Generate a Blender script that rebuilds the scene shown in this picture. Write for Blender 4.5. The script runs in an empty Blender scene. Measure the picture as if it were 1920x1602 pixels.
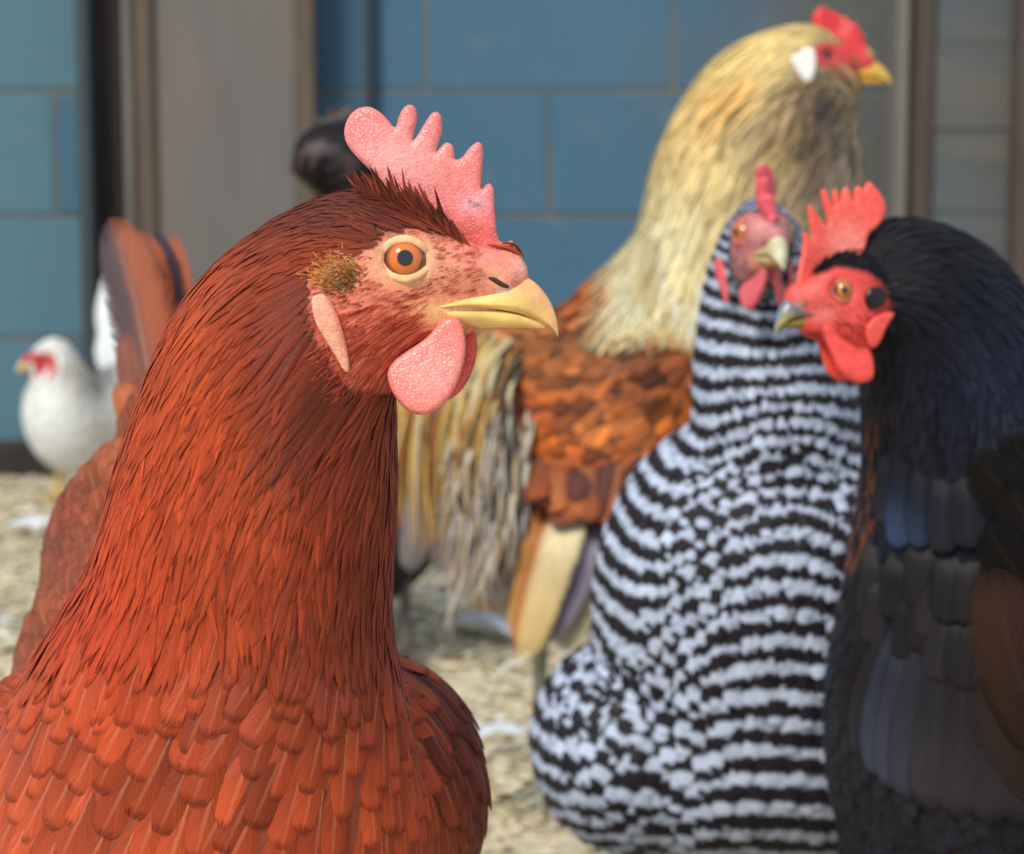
import bpy, math, random
import numpy as np

# ------------------------------------------------------------------ camera, light, exposure
SC = bpy.context.scene
COL = SC.collection
rng = np.random.default_rng(7)
random.seed(7)
FPX = 3556.0                      # focal length in pixels of the 1920 px wide photograph
CAMH = 0.413
PITCH = math.radians(6.2)
CP, SP = math.cos(PITCH), math.sin(PITCH)

cam = bpy.data.cameras.new('camera')
cam.sensor_width = 36.0
cam.lens = FPX / 1920 * 36
cam.clip_start = 0.02
cam.clip_end = 60
cam.dof.use_dof = True
cam.dof.focus_distance = 0.505
cam.dof.aperture_fstop = 17.0
camo = bpy.data.objects.new('camera', cam)
camo.location = (0, 0, CAMH)
camo.rotation_euler = (math.pi / 2 - PITCH, 0, 0)
COL.objects.link(camo)
SC.camera = camo

SC.view_settings.view_transform = 'Standard'
SC.view_settings.look = 'None'
SC.view_settings.gamma = 1
SC.view_settings.use_curve_mapping = False
SC.view_settings.exposure = 0.30

world = bpy.data.worlds.new('world')
SC.world = world
world.use_nodes = True
bg = world.node_tree.nodes['Background']
bg.inputs[0].default_value = (0.80, 0.90, 1.0, 1)
bg.inputs[1].default_value = 0.62

sun = bpy.data.lights.new('sun', 'SUN')
sun.energy = 2.7
sun.angle = math.radians(16)
sun.color = (1.0, 0.93, 0.82)
suno = bpy.data.objects.new('sun', sun)
SUN_EL, SUN_AZ = math.radians(46), math.radians(-32)     # behind the camera, a little to its left
from mathutils import Vector
sd = Vector((math.sin(SUN_AZ) * math.cos(SUN_EL), -math.cos(SUN_AZ) * math.cos(SUN_EL), math.sin(SUN_EL)))
suno.rotation_euler = sd.to_track_quat('Z', 'Y').to_euler()
suno.location = (0, -3, 4)
COL.objects.link(suno)
SC.cycles.use_denoising = True
SC.cycles.transparent_max_bounces = 16
SC.cycles.max_bounces = 6
SC.cycles.sample_clamp_indirect = 4.0

# ------------------------------------------------------------------ small helpers
def lin(c):
    c = np.asarray(c, dtype=np.float64) / 255.0
    return np.where(c <= 0.04045, c / 12.92, ((c + 0.055) / 1.055) ** 2.4)

def V(px, py, d):
    """a measured direction plus a distance gives a point (x right, y ahead, z up, tilted with the lens)"""
    return np.array([(px - 960) / FPX * d, d, -(py - 801) / FPX * d])

def to_world(P):
    P = np.asarray(P, dtype=np.float64)
    return np.stack([P[..., 0], P[..., 1] * CP + P[..., 2] * SP, CAMH - P[..., 1] * SP + P[..., 2] * CP], -1)

def from_world(P):
    P = np.asarray(P, dtype=np.float64)
    z = P[..., 2] - CAMH
    return np.stack([P[..., 0], P[..., 1] * CP - z * SP, P[..., 1] * SP + z * CP], -1)

def on_plane(px, py, Y):
    """world point where the sight line of a pixel meets the vertical plane y = Y"""
    a = to_world(V(px, py, 1.0)) - np.array([0, 0, CAMH])
    t = Y / a[1]
    return np.array([0, 0, CAMH]) + a * t

def proj(P):
    return 960 + P[..., 0] / P[..., 1] * FPX, 801 - P[..., 2] / P[..., 1] * FPX

def norm(a):
    return a / np.maximum(np.linalg.norm(a, axis=-1, keepdims=True), 1e-12)

def ss(a, b, x):
    t = np.clip((x - a) / (b - a), 0, 1)
    return t * t * (3 - 2 * t)

def mk_mesh(name, Vw, faces, mat, attrs=None, uv=None, smooth=True):
    """faces: (n,4) or (n,3) int array; attrs: name -> (type, per-vertex array); uv per vertex"""
    me = bpy.data.meshes.new(name)
    Vw = np.asarray(Vw, dtype=np.float32)
    faces = np.asarray(faces, dtype=np.int32)
    k = faces.shape[1]
    n = len(faces)
    me.vertices.add(len(Vw))
    me.vertices.foreach_set('co', Vw.ravel())
    me.loops.add(n * k)
    me.loops.foreach_set('vertex_index', faces.ravel())
    me.polygons.add(n)
    me.polygons.foreach_set('loop_start', np.arange(n, dtype=np.int32) * k)
    me.update(calc_edges=True)
    me.validate()
    if smooth:
        me.polygons.foreach_set('use_smooth', np.ones(len(me.polygons), dtype=bool))
    if attrs:
        for an, (ty, arr) in attrs.items():
            a = me.attributes.new(an, ty, 'POINT')
            if ty == 'FLOAT_COLOR':
                c4 = np.ones((len(Vw), 4), dtype=np.float32)
                c4[:, :3] = arr
                a.data.foreach_set('color', c4.ravel())
            else:
                a.data.foreach_set('value', np.asarray(arr, dtype=np.float32).ravel())
    if uv is not None:
        l = me.uv_layers.new(name='uv')
        l.data.foreach_set('uv', np.asarray(uv, dtype=np.float32)[faces.ravel()].ravel())
    if mat is not None:
        me.materials.append(mat)
    return me

def link(name, me, parent=None, label=None, kind=None):
    o = bpy.data.objects.new(name, me)
    COL.objects.link(o)
    if parent is not None:
        o.parent = parent
        if parent.type == 'EMPTY':
            o.location = -parent.location
    if label:
        o['label'] = label
    if kind:
        o['kind'] = kind
    return o

def tag(o, label, cat, group=None):
    o['label'] = label
    o['category'] = cat
    if group:
        o['group'] = group

def root_empty(name, loc, label, cat, group=None):
    o = bpy.data.objects.new(name, None)
    o.empty_display_size = 0.05
    o.location = tuple(float(v) for v in loc)
    COL.objects.link(o)
    tag(o, label, cat, group)
    return o

# ------------------------------------------------------------------ materials
def new_mat(name):
    m = bpy.data.materials.new(name)
    m.use_nodes = True
    nt = m.node_tree
    return m, nt, nt.nodes['Principled BSDF']

def nd(nt, t, **kw):
    n = nt.nodes.new(t)
    for k, v in kw.items():
        setattr(n, k, v)
    return n

def math_n(nt, op, a, b=None, c=None):
    n = nt.nodes.new('ShaderNodeMath')
    n.operation = op
    for i, x in enumerate((a, b, c)):
        if x is None:
            continue
        if isinstance(x, (int, float)):
            n.inputs[i].default_value = x
        else:
            nt.links.new(x, n.inputs[i])
    return n.outputs[0]

def mixc(nt, fac, a, b, mode='MIX'):
    n = nt.nodes.new('ShaderNodeMix')
    n.data_type = 'RGBA'
    n.blend_type = mode
    for s, x in ((n.inputs[0], fac), (n.inputs[6], a), (n.inputs[7], b)):
        if isinstance(x, (int, float)):
            s.default_value = x
        elif isinstance(x, (tuple, list, np.ndarray)):
            s.default_value = (float(x[0]), float(x[1]), float(x[2]), 1)
        else:
            nt.links.new(x, s)
    return n.outputs[2]

def feather_mat(name, rachis=0.35, rcol=(0.9, 0.55, 0.35), bars=None, sheen=0.25, barb=0.45, rough=0.5, edge=0.35, fringe=1.0, spec=0.5, sheen_tint=(0.75, 0.75, 1.0)):
    """u across (0..1), v along (0..1); attributes col, rnd, phase (metres along the plumage), len (metres)"""
    m, nt, b = new_mat(name)
    L = nt.links
    uv = nd(nt, 'ShaderNodeUVMap', uv_map='uv')
    sx = nd(nt, 'ShaderNodeSeparateXYZ')
    L.new(uv.outputs[0], sx.inputs[0])
    u = math_n(nt, 'MULTIPLY_ADD', sx.outputs[0], 2.0, -1.0)
    v = sx.outputs[1]
    au = math_n(nt, 'ABSOLUTE', u)
    at = lambda nm: nd(nt, 'ShaderNodeAttribute', attribute_name=nm)
    colr = at('col').outputs['Color']
    rnd = at('rnd').outputs['Fac']
    ln = at('len').outputs['Fac']
    asp = at('asp').outputs['Fac']                      # half width / length
    # barbs run out from the shaft towards the tip
    bb = math_n(nt, 'SUBTRACT', v, math_n(nt, 'MULTIPLY', math_n(nt, 'MULTIPLY', au, asp), 2.2))
    bm = math_n(nt, 'MULTIPLY', bb, ln)
    cx = nd(nt, 'ShaderNodeCombineXYZ')
    L.new(math_n(nt, 'MULTIPLY', bm, 2600.0), cx.inputs[0])
    L.new(math_n(nt, 'ADD', math_n(nt, 'MULTIPLY', rnd, 77.0), math_n(nt, 'MULTIPLY', math_n(nt, 'SIGN', u), 5.0)), cx.inputs[1])
    L.new(math_n(nt, 'MULTIPLY', au, 1.2), cx.inputs[2])
    nz = nd(nt, 'ShaderNodeTexNoise', noise_dimensions='3D')
    nz.inputs['Scale'].default_value = 1.0
    nz.inputs['Detail'].default_value = 2.0
    L.new(cx.outputs[0], nz.inputs['Vector'])
    n0 = nz.outputs[0]
    c = colr
    if bars:
        per, light, dark, wid = bars
        ph = at('phase').outputs['Fac']
        x = math_n(nt, 'DIVIDE', ph, per)
        x = math_n(nt, 'ADD', x, math_n(nt, 'MULTIPLY', rnd, 0.15))
        x = math_n(nt, 'SUBTRACT', x, math_n(nt, 'MULTIPLY', math_n(nt, 'MULTIPLY', au, au), 0.14))
        x = math_n(nt, 'FRACT', x)
        x = math_n(nt, 'ABSOLUTE', math_n(nt, 'MULTIPLY_ADD', x, 2.0, -1.0))
        mr = nd(nt, 'ShaderNodeMapRange', interpolation_type='SMOOTHSTEP')
        mr.inputs[1].default_value = wid - 0.14
        mr.inputs[2].default_value = wid + 0.14
        L.new(math_n(nt, 'MULTIPLY_ADD', n0, 0.12, math_n(nt, 'ADD', x, -0.06)), mr.inputs[0])
        c = mixc(nt, mr.outputs[0], mixc(nt, 1.0, dark, colr, 'MULTIPLY'), mixc(nt, 1.0, light, colr, 'MULTIPLY'))
    f = nd(nt, 'ShaderNodeMapRange')
    f.inputs[1].default_value = 0.35
    f.inputs[2].default_value = 0.68
    f.inputs[3].default_value = 1.0 - barb
    f.inputs[4].default_value = 1.0 + barb * 0.55
    L.new(n0, f.inputs[0])
    g = nd(nt, 'ShaderNodeCombineColor')
    for i in range(3):
        L.new(f.outputs[0], g.inputs[i])
    c = mixc(nt, 1.0, c, g.outputs[0], 'MULTIPLY')
    wide = nd(nt, 'ShaderNodeMapRange', interpolation_type='SMOOTHSTEP')
    wide.inputs[1].default_value = 0.07
    wide.inputs[2].default_value = 0.17
    wide.inputs[3].default_value = 0.15
    L.new(asp, wide.inputs[0])
    # pale shaft
    rm = nd(nt, 'ShaderNodeMapRange', interpolation_type='SMOOTHSTEP')
    rm.inputs[1].default_value = 0.11
    rm.inputs[2].default_value = 0.03
    L.new(au, rm.inputs[0])
    rf = math_n(nt, 'MULTIPLY', math_n(nt, 'MULTIPLY', rm.outputs[0], math_n(nt, 'MULTIPLY', wide.outputs[0], rachis)), math_n(nt, 'SUBTRACT', 1.15, v))
    c = mixc(nt, rf, c, mixc(nt, 0.5, mixc(nt, 1.0, colr, (2.0, 2.0, 2.0), 'MULTIPLY'), rcol))
    # darker rim
    em = nd(nt, 'ShaderNodeMapRange', interpolation_type='SMOOTHSTEP')
    em.inputs[1].default_value = 0.72
    em.inputs[2].default_value = 1.0
    L.new(math_n(nt, 'MAXIMUM', au, math_n(nt, 'MULTIPLY_ADD', v, 2.2, -1.2)), em.inputs[0])
    c = mixc(nt, math_n(nt, 'MULTIPLY', em.outputs[0], math_n(nt, 'MULTIPLY', wide.outputs[0], edge)), c, mixc(nt, 1.0, c, (0.40, 0.36, 0.42), 'MULTIPLY'))
    L.new(c, b.inputs['Base Color'])
    b.inputs['Roughness'].default_value = rough
    b.inputs['Specular IOR Level'].default_value = spec
    b.inputs['Sheen Weight'].default_value = sheen
    b.inputs['Sheen Roughness'].default_value = 0.4
    b.inputs['Sheen Tint'].default_value = (*sheen_tint, 1)
    # frayed edge
    if fringe > 0:
        e = math_n(nt, 'ADD', math_n(nt, 'MAXIMUM', au, math_n(nt, 'MULTIPLY_ADD', v, 2.6, -1.65)),
                   math_n(nt, 'MULTIPLY', math_n(nt, 'SUBTRACT', n0, 0.5), 1.5 * fringe))
        a = math_n(nt, 'LESS_THAN', e, 0.92)
        L.new(a, b.inputs['Alpha'])
    bp = nd(nt, 'ShaderNodeBump')
    bp.inputs['Strength'].default_value = 0.35
    bp.inputs['Distance'].default_value = 0.0006
    L.new(n0, bp.inputs['Height'])
    L.new(bp.outputs[0], b.inputs['Normal'])
    return m

def skin_mat(name, bump=0.5, scale=900, rough=0.45, sss=0.0, speck=0.0, radius=(0.004, 0.0012, 0.0008), spec=0.5):
    """base colour from the attribute col, fine wrinkled relief"""
    m, nt, b = new_mat(name)
    L = nt.links
    at = nd(nt, 'ShaderNodeAttribute', attribute_name='col')
    tc = nd(nt, 'ShaderNodeTexCoord')
    n1 = nd(nt, 'ShaderNodeTexVoronoi')
    n1.inputs['Scale'].default_value = scale
    L.new(tc.outputs['Object'], n1.inputs['Vector'])
    n2 = nd(nt, 'ShaderNodeTexNoise')
    n2.inputs['Scale'].default_value = scale * 0.35
    n2.inputs['Detail'].default_value = 4
    L.new(tc.outputs['Object'], n2.inputs['Vector'])
    c = at.outputs['Color']
    f = nd(nt, 'ShaderNodeMapRange')
    f.inputs[1].default_value = 0.3
    f.inputs[2].default_value = 0.7
    f.inputs[3].default_value = 0.78
    f.inputs[4].default_value = 1.12
    L.new(n2.outputs[0], f.inputs[0])
    g = nd(nt, 'ShaderNodeCombineColor')
    for i in range(3):
        L.new(f.outputs[0], g.inputs[i])
    c = mixc(nt, 1.0, c, g.outputs[0], 'MULTIPLY')
    if speck > 0:
        s = nd(nt, 'ShaderNodeMapRange')
        s.inputs[1].default_value = 0.30
        s.inputs[2].default_value = 0.05
        L.new(n1.outputs['Distance'], s.inputs[0])
        c = mixc(nt, math_n(nt, 'MULTIPLY', s.outputs[0], speck), c, (0.95, 0.62, 0.60))
    L.new(c, b.inputs['Base Color'])
    b.inputs['Roughness'].default_value = rough
    b.inputs['Specular IOR Level'].default_value = spec
    if sss > 0:
        b.inputs['Subsurface Weight'].default_value = sss
        b.inputs['Subsurface Radius'].default_value = (1, 0.3, 0.2)
        b.inputs['Subsurface Scale'].default_value = radius[0]
    bp = nd(nt, 'ShaderNodeBump')
    bp.inputs['Strength'].default_value = bump
    bp.inputs['Distance'].default_value = 0.0008
    L.new(math_n(nt, 'ADD', n2.outputs[0], n1.outputs['Distance']), bp.inputs['Height'])
    L.new(bp.outputs[0], b.inputs['Normal'])
    return m

def surf_mat(name, c1, c2=None, scale=8.0, rough=0.8, bump=0.3, stretch=(1, 1, 1), dist=0.01, detail=6, c3=None, scale3=2.0):
    m, nt, b = new_mat(name)
    L = nt.links
    tc = nd(nt, 'ShaderNodeTexCoord')
    mp = nd(nt, 'ShaderNodeMapping')
    mp.inputs['Scale'].default_value = stretch
    L.new(tc.outputs['Object'], mp.inputs[0])
    n = nd(nt, 'ShaderNodeTexNoise')
    n.inputs['Scale'].default_value = scale
    n.inputs['Detail'].default_value = detail
    L.new(mp.outputs[0], n.inputs['Vector'])
    c2 = c1 if c2 is None else c2
    r = nd(nt, 'ShaderNodeMapRange')
    r.inputs[1].default_value = 0.35
    r.inputs[2].default_value = 0.65
    L.new(n.outputs[0], r.inputs[0])
    c = mixc(nt, r.outputs[0], lin(c1), lin(c2))
    if c3 is not None:
        n3 = nd(nt, 'ShaderNodeTexNoise')
        n3.inputs['Scale'].default_value = scale3
        n3.inputs['Detail'].default_value = 3
        L.new(tc.outputs['Object'], n3.inputs['Vector'])
        r3 = nd(nt, 'ShaderNodeMapRange')
        r3.inputs[1].default_value = 0.48
        r3.inputs[2].default_value = 0.66
        L.new(n3.outputs[0], r3.inputs[0])
        c = mixc(nt, r3.outputs[0], c, lin(c3))
    L.new(c, b.inputs['Base Color'])
    b.inputs['Roughness'].default_value = rough
    bp = nd(nt, 'ShaderNodeBump')
    bp.inputs['Strength'].default_value = bump
    bp.inputs['Distance'].default_value = dist
    L.new(n.outputs[0], bp.inputs['Height'])
    L.new(bp.outputs[0], b.inputs['Normal'])
    return m

def flat_mat(name, c, rough=0.4, spec=0.5, coat=0.0):
    m, nt, b = new_mat(name)
    b.inputs['Base Color'].default_value = (*lin(c), 1)
    b.inputs['Roughness'].default_value = rough
    b.inputs['Specular IOR Level'].default_value = spec
    b.inputs['Coat Weight'].default_value = coat
    b.inputs['Coat Roughness'].default_value = 0.03
    return m

# ------------------------------------------------------------------ room shell
def box_vf(x0, x1, y0, y1, z0, z1, bev=0.0):
    """a box with chamfered edges, 24 vertices"""
    c = np.array([(x0 + x1) / 2, (y0 + y1) / 2, (z0 + z1) / 2])
    h = np.array([(x1 - x0) / 2, (y1 - y0) / 2, (z1 - z0) / 2])
    bev = min(bev, h.min() * 0.49)
    if bev <= 0:
        v = np.array([[sx, sy, sz] for sx in (-1, 1) for sy in (-1, 1) for sz in (-1, 1)]) * h + c
        f = [[0, 1, 3, 2], [4, 6, 7, 5], [0, 4, 5, 1], [2, 3, 7, 6], [0, 2, 6, 4], [1, 5, 7, 3]]
        return v, f
    v, idx = [], {}
    for sx in (-1, 1):
        for sy in (-1, 1):
            for sz in (-1, 1):
                for ax in range(3):
                    s = np.array([sx, sy, sz], float)
                    p = s * h
                    for k in range(3):
                        if k != ax:
                            p[k] -= s[k] * bev
                    idx[(sx, sy, sz, ax)] = len(v)
                    v.append(p + c)
    f = []
    for ax in range(3):
        o = [k for k in range(3) if k != ax]
        for s in (-1, 1):
            q = []
            for a, b_ in ((-1, -1), (1, -1), (1, 1), (-1, 1)):
                k = [0, 0, 0]
                k[ax], k[o[0]], k[o[1]] = s, a, b_
                q.append(idx[(*k, ax)])
            f.append(q)
    for ax in range(3):                      # edges parallel to ax
        o = [k for k in range(3) if k != ax]
        for a in (-1, 1):
            for b_ in (-1, 1):
                q = []
                for s, w in ((-1, 0), (1, 0), (1, 1), (-1, 1)):
                    k = [0, 0, 0]
                    k[ax], k[o[0]], k[o[1]] = s, a, b_
                    q.append(idx[(*k, o[w])])
                f.append(q)
    for sx in (-1, 1):                       # corners (as degenerate-free quads are not possible, split tri)
        for sy in (-1, 1):
            for sz in (-1, 1):
                f.append([idx[(sx, sy, sz, 0)], idx[(sx, sy, sz, 1)], idx[(sx, sy, sz, 2)]])
    return np.array(v), f

def box_mesh(name, dims, mat, bev=0.003):
    v, f = box_vf(*dims, bev)
    me = bpy.data.meshes.new(name)
    me.from_pydata([tuple(p) for p in v], [], [list(q) for q in f])
    import bmesh
    bm = bmesh.new()
    bm.from_mesh(me)
    bmesh.ops.recalc_face_normals(bm, faces=bm.faces)
    bm.to_mesh(me)
    bm.free()
    me.materials.append(mat)
    return me

WY = 3.10                                     # the block wall
M_floor = surf_mat('litter_ground', (196, 184, 154), (214, 204, 178), scale=60, rough=0.95, bump=0.8, dist=0.01, c3=(160, 148, 120), scale3=7)
M_mortar = surf_mat('mortar', (112, 106, 92), (84, 98, 104), scale=7, rough=0.95)
me = box_mesh('floor', (-4, 4, -4, 4.2, -0.06, 0.0), M_floor, 0)
o = link('floor', me, kind='structure')
me = box_mesh('wall_back', (-3, 3, WY + 0.0025, WY + 0.2, 0.0, 2.2), M_mortar, 0)
wall = link('wall_back', me, kind='structure')

# painted concrete blocks, each laid on its own; the blue paint gives way to bare grey block towards the right
def wall_block_mat(name, tone):
    m, nt, b = new_mat(name)
    L = nt.links
    geo = nd(nt, 'ShaderNodeNewGeometry')
    sx = nd(nt, 'ShaderNodeSeparateXYZ')
    L.new(geo.outputs['Position'], sx.inputs[0])
    n = nd(nt, 'ShaderNodeTexNoise')
    n.inputs['Scale'].default_value = 3.2
    n.inputs['Detail'].default_value = 6
    L.new(geo.outputs['Position'], n.inputs['Vector'])
    nf = nd(nt, 'ShaderNodeTexNoise')
    nf.inputs['Scale'].default_value = 26
    nf.inputs['Detail'].default_value = 5
    L.new(geo.outputs['Position'], nf.inputs['Vector'])
    x = math_n(nt, 'ADD', sx.outputs[0], math_n(nt, 'MULTIPLY_ADD', n.outputs[0], 0.30, -0.15))
    r = nd(nt, 'ShaderNodeMapRange', interpolation_type='SMOOTHSTEP')
    r.inputs[1].default_value = 0.16
    r.inputs[2].default_value = 0.52
    L.new(x, r.inputs[0])
    blue = mixc(nt, n.outputs[0], lin(tone[0]), lin(tone[1]))
    grey = mixc(nt, nf.outputs[0], lin((68, 74, 78)), lin((92, 92, 89)))
    c = mixc(nt, r.outputs[0], blue, grey)
    w = nd(nt, 'ShaderNodeMapRange')
    w.inputs[1].default_value = 0.60
    w.inputs[2].default_value = 0.72
    L.new(nf.outputs[0], w.inputs[0])
    c = mixc(nt, math_n(nt, 'MULTIPLY', w.outputs[0], 0.35), c, lin((100, 110, 110)))
    L.new(c, b.inputs['Base Color'])
    b.inputs['Roughness'].default_value = 0.8
    bp = nd(nt, 'ShaderNodeBump')
    bp.inputs['Strength'].default_value = 0.3
    bp.inputs['Distance'].default_value = 0.004
    L.new(nf.outputs[0], bp.inputs['Height'])
    L.new(bp.outputs[0], b.inputs['Normal'])
    return m
M_blue = [wall_block_mat('block_paint_%s' % k, t) for k, t in (('deep', ((55, 93, 121), (63, 101, 127))), ('pale', ((71, 110, 130), (81, 118, 130))), ('plain', ((57, 95, 122), (66, 104, 128))))]
zc = on_plane(1000, 405, WY)[2] - 0.2 * 3     # course line seen at y = 405
xs = on_plane(1030, 300, WY)[0]
bi = 0
block_cache = {}
for course in range(0, 9):
    z0 = zc + course * 0.2 - 0.2
    if z0 + 0.2 < 0.02 or z0 > 1.15:
        continue
    off = 0.0 if course % 2 == 0 else 0.2
    for k in range(-7, 7):
        x0 = xs + off + k * 0.4
        x1 = x0 + 0.4
        if x1 < -2.2 or x0 > 2.2:
            continue
        zz0, zz1 = max(z0, 0.012), z0 + 0.2
        cx_ = (x0 + x1) / 2
        px_ = cx_ / WY * FPX + 960
        m = M_blue[1] if px_ < 180 else M_blue[0 if rng.random() < .5 else 2]
        key = (round(zz1 - zz0, 4), m.name)
        if key not in block_cache:
            block_cache[key] = box_mesh('concrete_block', (-0.1965, 0.1965, 0, 0.03, 0, zz1 - zz0 - 0.008), m, 0.0015)
        b_ = link('concrete_block', block_cache[key], wall)
        b_.location = (cx_, WY + rng.uniform(-0.0008, 0.0008), zz0 + 0.004)
        bi += 1

# joinery standing against the wall (left door, posts, right boards) and added dark strips
def xw(px, Y, py=300):
    return on_plane(px, py, Y)[0]
YD = 3.02
M_black = surf_mat('dark_shade_fill', (30, 24, 23), (44, 34, 31), scale=6, stretch=(6, 6, 0.6), rough=0.7)  # dark fill for the gap's shade and the shadow and dirt at the wall foot
M_dteal = surf_mat('dark_slate_paint', (44, 56, 62), (52, 62, 68), scale=6, stretch=(6, 6, 0.6), rough=0.7)
M_pale = surf_mat('weathered_pale_wood', (116, 110, 105), (100, 96, 92), scale=8, stretch=(8, 8, 0.7), rough=0.85)
M_brown = surf_mat('dull_brown_wood', (98, 84, 72), (84, 72, 64), scale=8, stretch=(8, 8, 0.7), rough=0.85)
M_panel = surf_mat('grey_plywood', (112, 104, 98), (98, 95, 93), scale=5, stretch=(3, 3, 0.7), rough=0.85, bump=0.15, c3=(98, 98, 103), scale3=3)
M_brdark = surf_mat('dark_brown_board', (70, 60, 57), (84, 74, 70), scale=8, stretch=(8, 8, 0.6), rough=0.9)
M_greyboard = surf_mat('weathered_grey_board', (84, 86, 86), (96, 94, 91), scale=6, stretch=(0.8, 3, 6), rough=0.9, c3=(80, 90, 98), scale3=4)

def strip(name, px0, px1, Y0, Y1, z0, z1, mat, parent=None, kind='structure', bev=0.004):
    me = box_mesh(name, (xw(px0, Y0), xw(px1, Y0), Y0, Y1, z0, z1), mat, bev)
    return link(name, me, parent, kind=None if parent else kind)

strip('trim_1', 146, 172, 3.0, WY, 0.0, 2.18, M_dteal)
strip('gap_shade_strip', 172, 234, 3.05, WY + 0.005, 0.0, 2.18, M_black)  # added dark strip standing in for the unlit gap by the door
door = link('door_1', box_mesh('door_1', (xw(290, YD), xw(556, YD), YD + 0.012, YD + 0.03, 0.03, 2.1), M_panel, 0.002), kind='structure')
link('door_stile', box_mesh('door_stile', (xw(250, YD), xw(291, YD), YD, YD + 0.035, 0.03, 2.1), M_brown, 0.004), door)
link('door_edge_strip', box_mesh('door_edge_strip', (xw(233, YD - .01), xw(250, YD - .01), YD - 0.01, YD + 0.04, 0.03, 2.1), M_pale, 0.004), door)
link('door_stile', box_mesh('door_stile', (xw(556, YD), xw(592, YD), YD, YD + 0.035, 0.03, 2.1), M_brown, 0.004), door)
strip('trim_3', 684, 697, 3.07, WY + 0.005, 0.0, 2.18, M_dteal)
strip('trim_4', 1680, 1702, 3.02, WY + 0.005, 0.0, 2.18, M_pale)
strip('trim_5', 1702, 1748, 3.05, WY + 0.005, 0.0, 2.18, M_brdark)
strip('trim_6', 1909, 1990, 3.0, WY + 0.005, 0.0, 2.18, M_brdark)
# grey boards nailed side by side between the right-hand posts
pan = None
for k in range(9):
    z0 = 0.02 + k * 0.135
    me = box_mesh('wall_board', (xw(1749, 3.06), xw(1906, 3.06), 3.06 + 0.003 * (k % 2), WY - 0.002, z0, z0 + 0.1345), M_greyboard, 0.001)
    link('wall_board', me, wall)
me = box_mesh('foot_dark_strip', (-2.2, xw(146, 3.06), 3.05, WY, 0, 0.055), M_black, 0.004)  # added dark strip for the shadow and dirt along the wall foot
link('foot_dark_strip', me, kind='structure')

# ------------------------------------------------------------------ litter on the floor (uncountable shavings)
def litter():
    n = 42000
    cx = rng.uniform(-1.6, 1.4, n)
    cy = rng.uniform(0.9, 3.04, n)
    s = rng.uniform(0.0025, 0.007, n) * np.where(rng.random(n) < 0.05, 2.0, 1)
    asp = rng.uniform(0.3, 0.9, n)
    a = rng.uniform(0, 6.283, n)
    tx, ty = rng.normal(0, 0.25, n), rng.normal(0, 0.25, n)
    z = rng.uniform(0.001, 0.0035, n)
    us = np.array([-1, 0, 1, -1, 0, 1.0])
    vs = np.array([-1, -1, -1, 1, 1, 1.0])
    curl = rng.uniform(0.0, 0.45, n)
    X = us[None] * s[:, None]
    Y = vs[None] * (s * asp)[:, None]
    Z = (us ** 2)[None] * (s * curl)[:, None] + X * tx[:, None] + Y * ty[:, None]
    ca, sa = np.cos(a)[:, None], np.sin(a)[:, None]
    P = np.stack([cx[:, None] + X * ca - Y * sa, cy[:, None] + X * sa + Y * ca, np.clip(z[:, None] + Z, 0.0006, 0.006)], -1)
    base = np.arange(n)[:, None] * 6
    F = np.concatenate([base + np.array([0, 1, 4, 3]), base + np.array([1, 2, 5, 4])])
    pal = lin([(218, 208, 180), (204, 190, 158), (236, 230, 218), (184, 170, 140), (220, 200, 158), (200, 198, 190), (160, 146, 122)])
    ci = rng.choice(len(pal), n, p=[.27, .22, .12, .13, .10, .10, .06])
    c = np.repeat(pal[ci] * rng.uniform(.8, 1.15, (n, 1)), 6, 0)
    m = skin_mat('wood_shaving', bump=0.1, scale=200, rough=0.9)
    me = mk_mesh('wood_shavings', P.reshape(-1, 3), F, m, {'col': ('FLOAT_COLOR', c)}, smooth=False)
    o = link('wood_shavings', me, kind='stuff')
    tag(o, 'pale wood shavings littering the coop floor', 'litter')
litter()

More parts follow.
